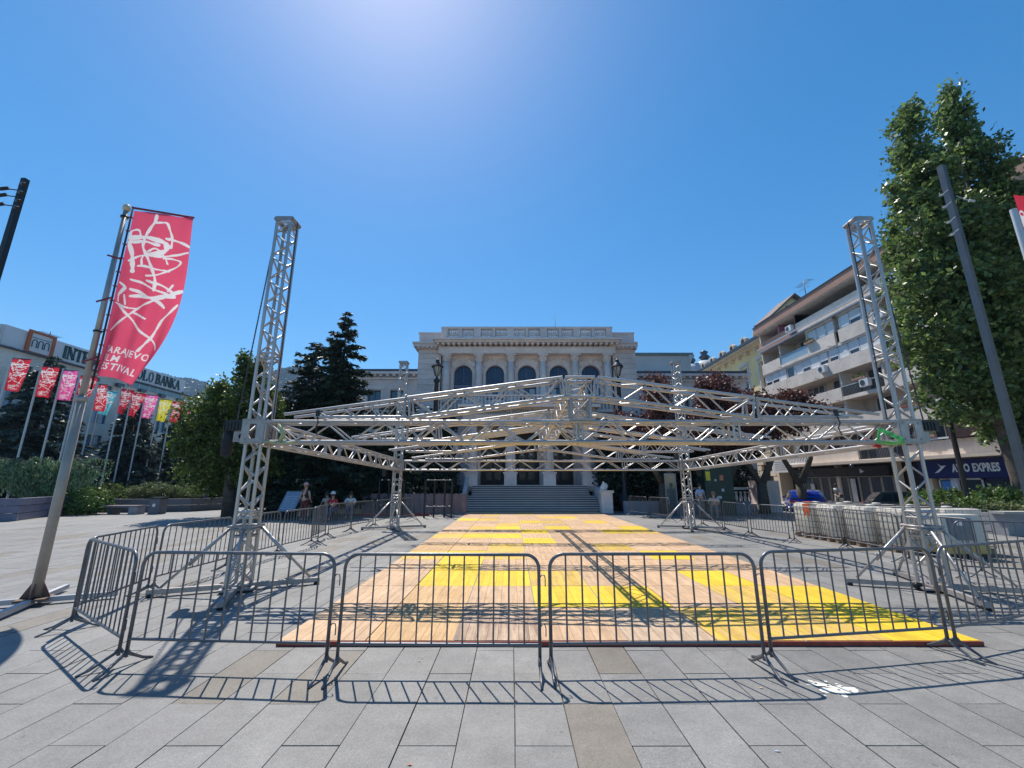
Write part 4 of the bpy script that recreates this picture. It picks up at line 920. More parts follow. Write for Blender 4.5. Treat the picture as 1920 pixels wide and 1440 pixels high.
    if f and f < 5:
        for k in range(5):
            yy = Y0 + 8 + k * 6.6 + (f % 2) * 2; b = MB(); b.path([(AX - .1, yy, z - .1), (AX - .45, yy, z - .1), (AX - .5, yy, z - .18)], .022, 5); b.build('spout', DKST, ap)
part('double_rail', WPOLE, ap, (AX - .5, AX - .36, Y0, Y1, 15.55, 15.66), (AX - .34, AX - .2, Y0, Y1, 15.22, 15.34))
part('roof_fascia', BROWN, ap, (AX - .5, AX + 1.54, Y0 - .4, Y1 + .1, 17.35, 18.1)); part('roof_edge', ROOFT, ap, (AX - .56, AX + 13, Y0 - .5, Y1 + .2, 18.1, 18.18))
part('soffit', mat('pale soffit', (.70, .63, .55), .9), ap, (AX - .45, AX + 1.54, Y0, Y1, 17.27, 17.35))
part('end_wall', CONC, ap, (AX - .0, AX + 1.5, Y1 - .15, Y1, 3.4, 17.3)); part('end_wall', CONC2, ap, (AX - .1, AX + 1.5, Y1 - .3, Y1 + .0, 0, 3.2))
part('rear_block', BROWN, ap, (AX + 1.6, AX + 13, Y0 - .5, Y1, 17.4, 18.1))
# first-floor bay with red trim, awning
part('red_trim', mat('red trim', (.30, .02, .04), .6), ap, (AX - .22, AX - .16, 18, 28.6, 6.75, 6.83)); part('dark_awning', mat('dark awning cloth', (.05, .025, .025), .9), ap, (AX - .5, AX + .6, 21.2, 25.6, 4.4, 5.75))
part('window_ledge', WHITE, ap, (AX - .3, AX - .14, 24.6, 30.0, 4.42, 4.52))
# ground floor shops
GF = AX + .35
part('shop_pier', CONC2, ap, *[(GF - .1, GF + .3, y_, y_ + .35, -.06, 3.22) for y_ in (30.4, 28.0, 35.9, 40.5)])
part('shop_interior', DARKIN, ap, (GF + .6, GF + .7, Y0, 43, -.06, 3.2)); part('shop_base', mat('pale plinth', (.40, .38, .36), .8), ap, (GF - .08, GF + .1, 30.8, 40, -.06, .25))
part('shop_sign', mat('black fascia', (.015, .014, .016), .35), ap, (GF - .3, GF - .1, 30.9, 41.5, 2.3, 3.0))
part('shop_sign', NAVY, ap, (GF - .55, GF - .3, 14, 28.3, 2.05, 3.15))
for k in range(9):
    uc = 31.4 + k * 1.05
    window(ap, uc, 1.0, .27, 2.28, lambda u, zz, d: V((GF - .05 + d, u, zz)), .08, mat('bronze shop frame', (.42, .38, .34), .5, .3), GLASS, 0, 0, fw=.05, name='shop_window')
for k in range(5):
    uc = 15.5 + k * 2.7
    window(ap, uc, 2.6, .1, 2.04, lambda u, zz, d: V((GF - .1 + d, u, zz)), .08, mat('white shop frame', (.6, .63, .7), .5) if k in (2, 4) else NAVY, GLASS, 0, 0, fw=.09, name='shop_window')
part('shop_pillar', mat('pale blue pillar', (.45, .52, .62), .5), ap, (GF - .34, GF - .2, 26.2, 26.6, -.05, 2.04)); part('shop_poster', mat('poster blue', (.05, .22, .6), .5), ap, (GF - .2, GF - .16, 26.7, 27.3, .6, 1.9))
part('shop_poster', mat('poster white', (.6, .56, .56), .5), ap, (GF - .09, GF - .07, 34.3, 34.8, .3, 2.1), (GF - .09, GF - .07, 39.0, 39.5, .3, 1.7)); part('shop_poster', mat('window blind', (.12, .28, .26), .6), ap, (GF - .12, GF - .10, 19.9, 22.2, 1.5, 1.95))
part('shop_table', WHITE, ap, *[(GF - .2, GF - .12, 19.4 + k * .22, 19.5 + k * .22, .1, .95 + .12 * (k % 3)) for k in range(11)])
LW = mat('white sign letters', (.75, .76, .78), .5)
# letters run towards the camera: x of the text grows as Y shrinks
lettering('sign_lettering', 'AVIO EXPRES', .62, LW, ap, lambda x, y: V((GF - .57, 26.1 - x * .66, 2.42 + y)), bold=.028, space=1.08)
b = MB(); b.prism([(27.25, 2.35), (26.95, 2.41), (26.45, 2.8), (26.8, 2.67)], -.01, .0, lambda u, z, d: V((GF - .56 + d, u, z))); b.prism([(26.95, 2.95), (26.75, 2.65), (26.42, 2.81), (26.75, 2.79)], -.012, -.002, lambda u, z, d: V((GF - .56 + d, u, z))); b.build('sign_emblem', LW, ap)
b = MB(); b.path([V((GF - .32, 40.6 - k * .13, 2.62 + .09 * math.sin(k * 1.9) + .04 * math.cos(k * 3.1))) for k in range(17)], .022, 5); b.build('sign_script', mat('violet sign script', (.25, .22, .55), .5), ap)
b = MB(); b.prism([(33.4, 2.5), (33.0, 2.62), (33.4, 2.85)], -.01, 0, lambda u, z, d: V((GF - .305 + d, u, z))); b.build('sign_emblem', LW, ap)
t = thing('notice_board', 'white notice board on the wall above the far shops', 'sign', (AX - .8, 42, 3.4)); part('board', WHITE, t, (AX - .85, AX - .8, 40.4, 43.1, 2.75, 4.0)); part('board_text', DKST, t, *[(AX - .86, AX - .852, 40.9, 42.6, 3.0 + k * .18, 3.03 + k * .18) for k in range(5)])
for (yy, zz) in ((33, 3.1), (22.6, 3.3)): t = thing('security_camera', f'small dark lamp fixed under the canopy {"by the railing" if yy > 30 else "over the travel shop"}', 'lamp', (AX - .8, yy, zz)); b = MB(); b.tube((AX - .8, yy, zz + .1), (AX - .82, yy, zz - .02), .03, n=6); b.lathe([(.03, .1), (.13, .0), (.15, -.12), (.05, -.14)], (AX - .85, yy, zz), 8); b.build('housing', DKST, t)
def antenna(x, y, z, h, lb, yagi=True):
    t = thing('roof_antenna', lb, 'antenna', (x, y, z)); b = MB(); b.tube((x, y, z), (x, y, z + h), .035, n=5)
    if yagi:
        b.tube((x, y - .9, z + h - .3), (x, y + .9, z + h - .3), .02, n=4)
        for k in range(7): b.tube((x - .4, y - .8 + k * .26, z + h - .3), (x + .4, y - .8 + k * .26, z + h - .3), .014, n=4)
        b.tube((x - .1, y - .7, z + h - .9), (x, y + .8, z + h - .75), .02, n=4)
    b.build('mast', DKST, t)
antenna(AX + .6, 36.6, 18.1, 2.2, 'television aerial standing on the apartment block roof')

rnd = random.Random(12)
for k, (yy, zz, lb) in enumerate(((34.9, 11.2, 'outdoor air conditioner on the parapet below the white shutters'), (30.9, 9.1, 'outdoor air conditioner hung on the balcony rail right of the purple plums'), (28.6, 13.6, 'outdoor air conditioner beside the front right tower, upper floor'), (38.2, 16.1, 'outdoor air conditioner in the mauve loggia'), (26.0, 6.6, 'outdoor air conditioner over the red trim'))):
    t = thing('air_conditioner', lb, 'air conditioner', (AX - .35, yy, zz), 'air conditioners on the apartment block'); part('case', WHITE, t, (AX - .48, AX - .18, yy - .4, yy + .4, zz - .28, zz + .28))
    b = MB(); b.tube((AX - .485, yy + .1, zz), (AX - .50, yy + .1, zz), .22, n=12); b.build('fan_grille', DKST, t)
for k, (yy, zz, lb) in enumerate(((31.5, 9.65, 'window box of green plants on the railing near the purple plums'), (24.5, 12.0, 'window box half hidden by the front right tower'), (36.0, 14.1, 'window box on the glass balcony, upper floor'), (27.2, 4.75, 'leafy window box over the shop canopy'))):
    t = thing('window_box', lb, 'plant', (AX - .25, yy, zz), 'window boxes on the apartment block'); part('trough', BROWN, t, (AX - .36, AX - .17, yy - .6, yy + .6, zz - .15, zz))
    pts = clump_pts([(AX - .27, yy, zz + .1, .12, .6, .16, 1)], 14, 12, .06); link('plants', leaf_mesh('plants', pts - np.array([AX - .25, yy, zz]), .055, leafm('box plant leaf', (.10, .17, .04))), t)
# ================================================================ CREAM HOUSE beyond, gable block, domes
cr = thing('cream_house', 'cream yellow old house with white window surrounds beyond the apartment block', 'house', (28.6, 50, 0)); CXX = 28.2
fc = lambda u, z, d: V((CXX + d, u, z)); wn = [(45.9, 1.2, 11.8, 15.2, False), (49.6, 1.2, 11.8, 15.2, False), (53.4, 1.2, 11.8, 15.2, False), (57.4, 1.2, 11.8, 15.2, False)]
wn2 = [(u, 1.2, 6.4, 10.0, False) for u, *_ in wn]
b = MB(); wall(b, 43.75, 60, 10.8, 17.0, wn, fc, .25); wall(b, 43.75, 60, 5.6, 10.8, wn2, fc, .25); b.bx(CXX + .3, CXX + 10, 43.76, 60, 0, 17); b.build('wall', CREAM, cr)
for (u, w_, zb, zt, _) in wn + wn2:
    window(cr, u, w_, zb, zt, fc, .22, FR, GLASSB, 1, 1); part('window_surround', FR, cr, (CXX - .1, CXX, u - .85, u - .62, zb - .3, zt + .3), (CXX - .1, CXX, u + .62, u + .85, zb - .3, zt + .3), (CXX - .2, CXX, u - .95, u + .95, zt + .3, zt + .55), (CXX - .2, CXX, u - .9, u + .9, zb - .5, zb - .3))
part('cornice', CREAM2, cr, (CXX - .5, CXX + .3, 43.7, 60.2, 17.0, 17.25), (CXX - .9, CXX + .3, 43.6, 60.4, 17.25, 17.5)); part('gutter', ROOFT, cr, (CXX - 1.05, CXX - .75, 43.6, 60.4, 17.5, 17.8)); part('downpipe', DKST, cr, (CXX - .15, CXX - .02, 43.85, 43.98, 3, 17.3))
for k in range(9): part('cornice_bracket', CREAM2, cr, (CXX - .45, CXX, 44.6 + k * 1.8, 44.9 + k * 1.8, 16.55, 17.0))
b = MB(); b.prism([(CXX - .9, 17.5), (CXX + 6, 19.6), (CXX + 10, 17.5)], 43.8, 60.3, lambda x, z, d: V((x, d, z))); b.build('roof', ROOFT, cr)
for k in range(6):
    yy = 45.4 + k * 2.7; b = MB(); z = 18.15; b.lathe([(.55, 0), (.55, .5)], (0, 0, 0), 14); b2 = MB(); b2.v = [V((CXX - .2 - q[2] , yy + q[0], z + q[1])) for q in b.v]; b2.f = b.f; b2.sm = b.sm; o = b2.build('dormer', CREAM2, cr)
    b = MB(); n = 12; b.add([V((CXX - .72, yy + .36 * math.cos(2 * math.pi * i / n), z + .36 * math.sin(2 * math.pi * i / n))) for i in range(n)], [tuple(range(n))]); b.build('dormer_pane', DARKIN, o)
# rusticated ground floor blocks with dark openings
rn = random.Random(9)
for r_ in range(9):
    for k in range(16):
        ya = 43.9 + k * 1.0 + (r_ % 2) * .5
        if (ya - 43.9) % 4.0 > 2.2 and r_ < 7: continue
        unitbox('stone_block', (CXX - .10 - rn.uniform(0, .03), ya + .45, .3 + r_ * .62), (.3, .93, .55), CREAM2, cr)
part('ground_floor_wall', DARKIN, cr, (CXX + .05, CXX + .2, 43.76, 60, 0, 5.6)); part('string_course', CREAM2, cr, (CXX - .35, CXX, 43.7, 60, 5.55, 5.8))
t = thing('roof_turret', 'small roof domes topped by urns at the far corner of the cream house', 'roof ornament', (31, 62, 14))
for x, y, s_ in ((1298, 688, .8), (1322, 682, 1.1)):
    q = at(x, y, 63); b = MB(); b.lathe([(1.9 * s_, -2), (1.7 * s_, -.3), (1.2 * s_, .2), (.5 * s_, .5)], q, 12); b.build('dome', mat('pale dome', (.45, .46, .5), .6), t); b = MB(); b.lathe([(.3 * s_, .5), (.8 * s_, 1.0), (.35 * s_, 1.5), (.6 * s_, 1.8), (.1, 2.2)], q, 8); b.build('urn', DKST, t)
part('turret_base', CREAM, t, (27.5, 32.5, 61, 66, 0, 15.8))
q = at(1366, 672, 55); antenna(q.x + .6, q.y, 15.5, q.z - 13, 'thin mast on the cream house roof', False)
t = thing('gabled_house', 'cream gabled house top behind the mauve attic', 'house', (32, 45.5, 0)); fn = lambda y, z, d: V((d, y, z))
pk = at(1484, 553, 47)
b = MB(); b.prism([(pk.x - 2.6, 15), (pk.x + 2.6, 15), (pk.x + 2.6, pk.z - 2.6), (pk.x, pk.z - .3), (pk.x - 2.6, pk.z - 2.6)], 47.0, 47.3, lambda x, z, d: V((x, d, z))); b.build('gable_wall', CREAM, t)
b = MB()
for sg in (-1, 1): b.prism([(pk.x + sg * 3.1, pk.z - 3.0), (pk.x, pk.z - .25), (pk.x, pk.z), (pk.x + sg * 3.3, pk.z - 2.9)], 46.4, 50, lambda x, z, d: V((x, d, z)))
b.build('roof', TILE, t); part('gable_window', DARKIN, t, (pk.x - .9, pk.x + .9, 46.96, 47.0, pk.z - 2.3, pk.z - 1.4))

# ================================================================ BANK BUILDING, left
BX = -40.5; bk = thing('bank_building', 'concrete office block with a roof sign lettered for a bank, far left', 'office building', (BX, 42, 0))
fb = lambda u, z, d: V((BX - d, u, z)); rowsz = [(10.25, 11.3), (7.45, 9.1), (4.7, 6.3), (1.6, 3.6)]
for zb, zt in rowsz:
    wn = [(33.5 + k * 2.45 + j * .78, .7, zb, zt, False) for k in range(8) for j in (0, 1)]
    b = MB(); z0 = zb - .9; z1 = {10.25: 12.3, 7.45: 9.35, 4.7: 6.55, 1.6: 3.8}[zb]; wall(b, 31.5, 54, z0, z1, wn, fb, .22); b.build('wall_band', CONC, bk)
    for k, (u, w_, a, c, _) in enumerate(wn): window(bk, u, w_, a, c, fb, .2, mat('dark office frame', (.10, .12, .15), .5), glass_mat('sky glass', (.16, .26, .36), .08) , 0, 0, fw=.05)
part('core', mat('office wall', (.30, .29, .29), .85), bk, (BX - 14, BX - .25, 31.6, 53.8, 0, 12.25))
part('roof_edge', ROOFT, bk, (BX - 14, BX + .25, 31.3, 54.2, 12.3, 12.42)); part('end_wall', CONC, bk, (BX - 14, BX, 54.0, 54.3, 0, 12.3))
SG = mat('pale sign board', (.74, .70, .70), .6, 0, .06, 1); LT = mat('dark green letters', (.012, .055, .06), .5)
part('sign_board', SG, bk, (BX - .2, BX - .05, 32.0, 51.2, 12.55, 14.15))
part('sign_board', SG, bk, (BX - 4.2, BX - .2, 31.9, 32.1, 12.55, 14.15))
for k in range(9): b = MB(); b.tube((BX - .3, 33 + k * 2.2, 12.4), (BX - .3, 33 + k * 2.2, 12.6), .05, n=5); b.build('sign_post', DKST, bk)
part('emblem_frame', mat('orange sign frame', (.50, .13, .05), .6), bk, (BX - .03, BX + .12, 33.6, 33.85, 12.35, 14.35), (BX - .03, BX + .12, 35.5, 35.75, 12.35, 14.35), (BX - .03, BX + .12, 33.85, 35.5, 14.15, 14.35), (BX - .03, BX + .12, 33.85, 35.5, 12.35, 12.55))
part('emblem_panel', SG, bk, (BX - .03, BX + .04, 33.85, 35.5, 12.55, 14.15))
b = MB()
for k in range(3):
    yc = 34.2 + k * .48; b.path([V((BX + .06, yc - .17, 12.95)), V((BX + .06, yc - .17, 13.4))] + [V((BX + .06, yc - .17 * math.cos(math.pi * j / 6), 13.4 + .22 * math.sin(math.pi * j / 6))) for j in range(1, 6)] + [V((BX + .06, yc + .17, 13.4)), V((BX + .06, yc + .17, 12.95))], .035, 5)
b.tube((BX + .06, 33.95, 13.78), (BX + .06, 35.4, 13.78), .03, n=4); b.build('emblem_arches', mat('teal emblem', (.02, .10, .12), .5), bk)
# serif capitals drawn as strokes (x0,y0,x1,y1,thick)
G_ = {'I': [(.5, 0, .5, 1, 2)], 'N': [(.12, 0, .12, 1, 1), (.12, 1, .88, 0, 2), (.88, 0, .88, 1, 1)], 'T': [(.5, 0, .5, 1, 2), (.05, .96, .95, .96, 1), (.05, .80, .05, 1, 1), (.95, .80, .95, 1, 1)],
      'E': [(.2, 0, .2, 1, 2), (.2, .96, .85, .96, 1), (.2, .5, .7, .5, 1), (.2, .04, .88, .04, 1), (.85, .8, .85, 1, 1), (.88, 0, .88, .22, 1)], 'L': [(.2, 0, .2, 1, 2), (.2, .04, .88, .04, 1), (.88, 0, .88, .25, 1)],
      'A': [(.08, 0, .5, 1, 1), (.5, 1, .92, 0, 2), (.25, .33, .75, .33, 1)], 'B': [(.2, 0, .2, 1, 2), (.2, .96, .6, .96, 1), (.6, .96, .78, .75, 2), (.78, .75, .6, .53, 2), (.2, .53, .62, .53, 1), (.62, .53, .86, .28, 2), (.86, .28, .62, .04, 2), (.2, .04, .62, .04, 1)],
      'P': [(.2, 0, .2, 1, 2), (.2, .96, .65, .96, 1), (.65, .96, .85, .73, 2), (.85, .73, .65, .48, 2), (.2, .48, .65, .48, 1)], 'K': [(.2, 0, .2, 1, 2), (.85, 1, .25, .45, 1), (.35, .55, .92, 0, 2)],
      'S': [(.8, .8, .55, .97, 1), (.55, .97, .25, .85, 1), (.25, .85, .25, .65, 2), (.25, .65, .75, .4, 2), (.75, .4, .78, .2, 2), (.78, .2, .5, .03, 1), (.5, .03, .2, .2, 1), (.8, .8, .8, .95, 1)], ' ': []}
SER = {'I': [(.5, 0), (.5, 1)], 'N': [(.12, 0), (.12, 1), (.88, 1)], 'T': [(.5, 0)], 'E': [(.2, 0), (.2, 1)], 'L': [(.2, 0), (.2, 1)], 'A': [(.08, 0), (.92, 0)], 'B': [(.18, 0), (.18, 1)], 'P': [(.2, 0), (.2, 1)], 'K': [(.2, 0), (.2, 1), (.85, 1), (.92, 0)]}
def letter(ch, u0, w_, z0, h, xx):
    b = MB(); fn = lambda u, z, d: V((xx + d, u0 + u * w_, z0 + z * h))
    if ch == 'O':
        for k in range(20):
            a, c = 2 * math.pi * k / 20, 2 * math.pi * (k + 1) / 20; P_ = []
            for v_, ro in ((a, 1), (c, 1), (c, 0), (a, 0)):
                rx, rz = (.46, .52) if ro else (.28, .44); P_.append((.5 + rx * math.cos(v_), .5 + rz * math.sin(v_)))
            b.prism(P_, 0, .06, fn)
    for (x0, y0, x1, y1, tk) in G_.get(ch, []):
        t_ = (.10 if tk == 2 else .045); dx, dz = (x1 - x0) * w_, (y1 - y0) * h; l = math.hypot(dx, dz); nx, nz = -dz / l * t_ * h / w_ , dx / l * t_
        b.prism([(x0 + nx, y0 + nz), (x1 + nx, y1 + nz), (x1 - nx, y1 - nz), (x0 - nx, y0 - nz)], 0, .06, fn)
    for (x, y) in SER.get(ch, []): b.prism([(x - .2, y - .03), (x + .2, y - .03), (x + .2, y + .035), (x - .2, y + .035)], .002, .063, fn)
    return b
u = 36.6
for ch in 'INTESA SANPAOLO BANKA':
    wch = {'I': .42, ' ': .38}.get(ch, .80)
    if ch != ' ': letter(ch, u, wch * .86, 12.78, 1.12, BX - .05).build('sign_letter', LT, bk)
    u += wch * .86 + .028 if ch != ' ' else wch * .7
b = MB(); b.prism([(0, 11.6), (1.3, 12.4), (0, 12.4)], 43.5, 51, lambda x, z, d: V((BX + .3 - x + .9 - .9, d, z))); 
o = part('skylight', glass_mat('skylight glass', (.22, .30, .33), .1), bk, (BX + .0, BX + .06, 43.5, 51, 11.75, 12.45))
part('skylight_bar', WHITE, bk, *[(BX + .06, BX + .10, 43.6 + k * 1.2, 43.68 + k * 1.2, 11.72, 12.45) for k in range(7)])
for k in range(6): t = thing('air_conditioner', ['air conditioner under the letters INTE of the bank sign', 'air conditioner behind the near flagpole on the bank wall', 'air conditioner on the bank wall above the furled red flag', 'air conditioner on the bank wall above the second pink flag', 'air conditioner on the bank wall above the yellow flag', 'rightmost air conditioner, at the right end of the bank wall'][k], 'air conditioner', (BX + .3, 37 + k * 2.7, 11.6), 'air conditioners on the bank'); part('unit', DKST, t, (BX + .02, BX + .4, 36.7 + k * 2.7, 37.4 + k * 2.7, 11.38, 11.72))
t = thing('roof_block', 'dark set-back roof structure left of the bank sign', 'building', (-46, 30, 0)); part('wall', mat('brown grey wall', (.16, .15, .15), .9), t, (-52, -41.5, 27, 31.5, 0, 13.6)); part('roof', ROOFT, t, (-52.5, -41, 26.5, 31.8, 13.6, 13.9))
antenna(BX - 1.5, 36.5, 14.0, 1.2, 'small aerial above the bank sign', True)
# ================================================================ TREES AND PLANTS
LP = leafm('poplar leaf', (.13, .195, .055), .48, .5, .3, .7); LD = leafm('broad leaf', (.10, .145, .03), .42, .5, .3); LC = leafm('cedar needle', (.03, .048, .026), .15, .4, .3)
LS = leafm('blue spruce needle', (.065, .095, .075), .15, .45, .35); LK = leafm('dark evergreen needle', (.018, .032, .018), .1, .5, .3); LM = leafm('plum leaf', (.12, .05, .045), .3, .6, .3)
LG = leafm('bright shrub leaf', (.10, .17, .04), .3, .4, .3); LGR = leafm('grassy tuft leaf', (.16, .19, .08), .3, .4, .25); LW_ = leafm('weeping spruce needle', (.16, .25, .13), .2, .4, .3)
def crown(parent, name, pts, size, m, off=(0, 0, 0), **k):
    o = link(name, leaf_mesh(name, pts - np.array(off), size, m, **k), parent); return o
def broad(name, lb, x, y, blobs, ncl, nlf, cs, size, m, trunk, group=None, shell=.35, cat='tree', limbs=()):
    t = thing(name, lb, cat, (x, y, 0), group)
    if trunk:
        b = MB(); b.path([V(p) for p in trunk[0]], .2, 9, taper=trunk[1]); b.build('trunk', BARK, t)
        for pts, tp in limbs: b = MB(); b.path([V(p) for p in pts], .1, 7, taper=tp); b.build('limb', BARK, t)
    crown(t, 'crown', clump_pts(blobs, ncl, nlf, cs, shell), size, m, (x, y, 0)); return t
def conifer(name, lb, x, y, h, r, m, z0=.3, size=.16, dens=1., droop=.25, group=None, lean=0, ragged=.25, pw=.9):
    t = thing(name, lb, 'tree', (x, y, 0), group); b = MB(); b.tube((x, y, 0), (x + lean, y, h * .97), .16 * h / 8, .02, 8); b.build('trunk', BARK, t)
    P_, D_ = [], []; nl = int(h / .32); bb = MB()
    for l in range(nl):
        f = l / nl; z = z0 + (h - z0) * f; rr = r * (1 - f) ** pw + .08; nb = max(5, int(13 * (1 - f) + 5))
        for k in range(nb):
            a = RNG.uniform(0, 2 * math.pi); L = rr * RNG.uniform(1 - ragged, 1 + ragged * .6); n = int(max(6, 26 * L * dens / r * 2.2)); s = RNG.uniform(.12, 1, n) ** .8
            cx = x + lean * f; zz = z + s * L * .18 - droop * L * s ** 2 + RNG.normal(0, .05, n)
            sp = .10 * L * (1.1 - s); off = RNG.normal(0, 1, n) * (sp + .05)
            px = cx + math.cos(a) * L * s - math.sin(a) * off; py = y + math.sin(a) * L * s + math.cos(a) * off
            P_.append(np.stack([px, py, zz], 1)); sd = np.sign(off); D_.append(np.stack([math.cos(a) - math.sin(a) * sd * .7, math.sin(a) + math.cos(a) * sd * .7, np.full(n, -.35)], 1))
            if k % 3 == 0 and L > .6: bb.tube((cx, y, z), (cx + math.cos(a) * L * .8, y + math.sin(a) * L * .8, z + .18 * L * .8 - droop * L * .64), .03, .008, 4, False)
    bb.build('branches', BARK, t); P_ = np.concatenate(P_); D_ = np.concatenate(D_)
    o = link('crown', leaf_mesh('crown', P_ - np.array([x, y, 0]), size, m, aspect=.28, dirs=D_, jit=.5), t); return t
# the big poplar on the right
tx, ty = 20.2, 17.2
broad('poplar_tree', 'tall two-crowned poplar filling the right edge of the view', tx, ty,
      [(19.0, 17, 17.2, .75, .9, 1.8, .45), (19.3, 17, 19.2, .2, .25, .7, .12), (18.9, 17, 15.0, 1.2, 1.4, 1.7, .75), (18.9, 17, 12.5, 1.9, 1.9, 2.0, 1.1), (18.9, 17, 9.9, 2.5, 2.2, 2.0, 1.5), (19.0, 17, 7.5, 2.3, 2.2, 1.5, 1.1), (18.6, 17, 5.4, 1.6, 1.5, 1.2, .6),
       (21.9, 17.6, 18.7, .7, .8, 1.7, .5), (22.2, 17.6, 16.3, 1.3, 1.5, 1.9, .9), (22.2, 17.5, 20.7, .2, .25, .8, .12), (22.3, 17.6, 13.4, 1.9, 1.9, 2.3, 1.4), (22.3, 17.8, 10.2, 2.8, 2.5, 2.5, 1.9), (22.2, 17.8, 6.8, 3.1, 2.5, 2.3, 1.9), (21.8, 17.6, 4.2, 2.6, 2, 1.3, .9), (20.5, 17.2, 11.5, 1.5, 1.5, 3.0, 1.2), (24.2, 17.8, 6.5, 1.6, 2.0, 2.6, .8)],
      150, 34, .19, .115, LP, ([(tx, ty, 0), (tx + .05, ty, 2), (tx - .2, ty, 5), (tx + .2, ty, 9), (tx + .8, ty, 13), (tx + 1.4, ty, 18)], [.42, .36, .32, .25, .16, .04]), limbs=[([(tx, ty, 3.6), (18.9, ty, 6), (18.7, 17, 10), (18.8, 17, 17.5)], [.26, .22, .16, .04]), ([(tx, ty, 3), (22, ty, 6), (23, ty, 11)], [.2, .15, .06])])
# broad-leaved tree, left of the front left tower
broad('broadleaf_tree', 'bright green broad-leaved tree behind the front left tower', -15.9, 22.6,
      [(-16.0, 22.4, 5.1, 1.6, 1.6, 1.2, 1.2), (-14.7, 22.4, 5.9, 1.2, 1.3, 1.5, 1), (-15.5, 22.5, 3.6, 2.0, 1.8, 1.4, 1.3), (-14.5, 22.6, 7.2, .5, .5, .9, .3), (-13.6, 22.6, 6.6, .5, .6, .9, .3), (-17.0, 22.5, 4.0, .8, 1, .8, .5), (-14.75, 22.6, 8.1, .28, .28, .75, .22), (-13.95, 22.6, 7.9, .3, .3, .8, .22), (-15.9, 22.5, 6.6, .4, .5, .7, .3), (-13.3, 22.8, 5.6, .8, .9, 1.2, .6), (-13.7, 22.8, 4.2, 1.1, 1.3, 1.6, .8), (-14.2, 23, 2.5, 1.8, 1.4, 1.1, .8), (-15.9, 23.2, 2.2, 2.0, 1.2, 1.2, .9)],
      130, 26, .17, .095, LD, ([(-14.6, 22.8, 0), (-14.7, 22.7, 1.8), (-15.2, 22.6, 4), (-14.7, 22.6, 6.5)], [.34, .27, .16, .03]), limbs=[([(-14.7, 22.7, 1.8), (-16.2, 22.5, 4.4)], [.15, .04])])
# cedars and dark evergreens behind the left of the roof
conifer('cedar_tree', 'tall dark cedar left of the theatre, its tip above the roof line', -10.55, 25.5, 12.6, 3.2, LC, .6, .16, 3.2, .18, ragged=.35, pw=.75)
conifer('cedar_tree', 'lower spreading cedar with drooping tip, left of the tall dark cedar', -12.3, 25.9, 10.7, 3.3, LC, .6, .16, 2.6, .1, lean=-.3, ragged=.45, pw=.65)
conifer('cedar_tree', 'small dark cedar under the back left tower', -7.6, 26.5, 6.9, 2.6, LC, .4, .15, 1.8, .15, pw=.6)
sp = [(-27.5, 24.5, 9.0, 3.4, 'large blue-green spruce at the left frame edge, behind the leftmost flags'), (-26.0, 29, 7.4, 2.5, 'blue spruce behind the large pink flag'), (-25.6, 32.5, 7.0, 2.4, 'blue spruce just left of the near flagpole'),
      (-23.8, 35.5, 7.7, 2.3, 'pointed spruce between the near flagpole and the pink flag'), (-23.2, 39.5, 7.5, 2.6, 'spruce behind the yellow flag'), (-21.8, 44, 7.0, 3.0, 'far spruce behind the broad-leaved tree'), (-29.0, 33, 7.2, 2.6, 'spruce in the second rank, partly hidden, far left')]
for x, y, h, r, lb in sp: conifer('spruce_tree', lb, x * 1.28, y * 1.28, h * 1.27, r * 1.3, LS, .2, .23, 2.4, .3, 'blue spruces behind the flag row', pw=.75)
# deep evergreen undergrowth on both sides of the steps
yw = [(-13.2, 28.0, 3.3, 2.2, 'dark evergreen bush behind the seated people, leftmost'), (-10.6, 28.2, 3.8, 2.2, 'dark evergreen bush under the tall cedar'), (-8.2, 28.5, 4.2, 2.0, 'dark evergreen bush behind the back left tower'), (-5.6, 29.2, 6.7, 1.9, 'dark evergreen bush beside the left of the theatre steps'), (-7.2, 29.8, 7.3, 1.7, 'tall dark evergreen behind the left lantern lamp'), (-4.75, 29.0, 6.5, 1.15, 'narrow dark evergreen hard against the left of the portico'), (6.95, 29.2, 6.4, 1.2, 'narrow dark evergreen hard against the right of the portico'), (-4.9, 27.9, 2.9, 1.2, 'low dark bush behind the black steel frame'),
      (7.7, 29.6, 6.3, 1.8, 'dark evergreen bush right of the theatre steps'), (10.0, 28.8, 4.4, 2.0, 'dark evergreen bush behind the granite wall'), (12.4, 30.0, 4.6, 2.2, 'dark evergreen bush behind the back right tower'), (-16.2, 29.5, 4.6, 2.2, 'dark evergreen mass behind the broad-leaved tree'), (15.2, 31, 4.0, 2.0, 'dark bush behind the forked tree')]
for x, y, h, r, lb in yw:
    broad('evergreen_bush', lb, x, y, [(x, y, h * .5, r, r * .8, h * .5, 1.6), (x, y, h * .25, r, r * .8, h * .25, .8)], 110, 26, .17, .12, LK, ([(x, y, 0), (x, y, h * .6)], [.12, .04]), 'dark evergreens beside the steps', .25, 'bush')
# wall of far evergreens closing the gap
tag(link('far_hedge', leaf_mesh('far_hedge', clump_pts([(-19, 36, 2.4, 10, 1.5, 2.4, 5), (-8, 33, 3, 4, 1, 3, 2), (12, 33.5, 2.5, 4, 1, 2.5, 2), (-26, 46, 2.5, 9, 1.5, 2.5, 4)], 160, 20, .25, .19), .0 + .2, LK)), 'continuous dark hedge in the shade behind the trees', 'hedge', kind='stuff')
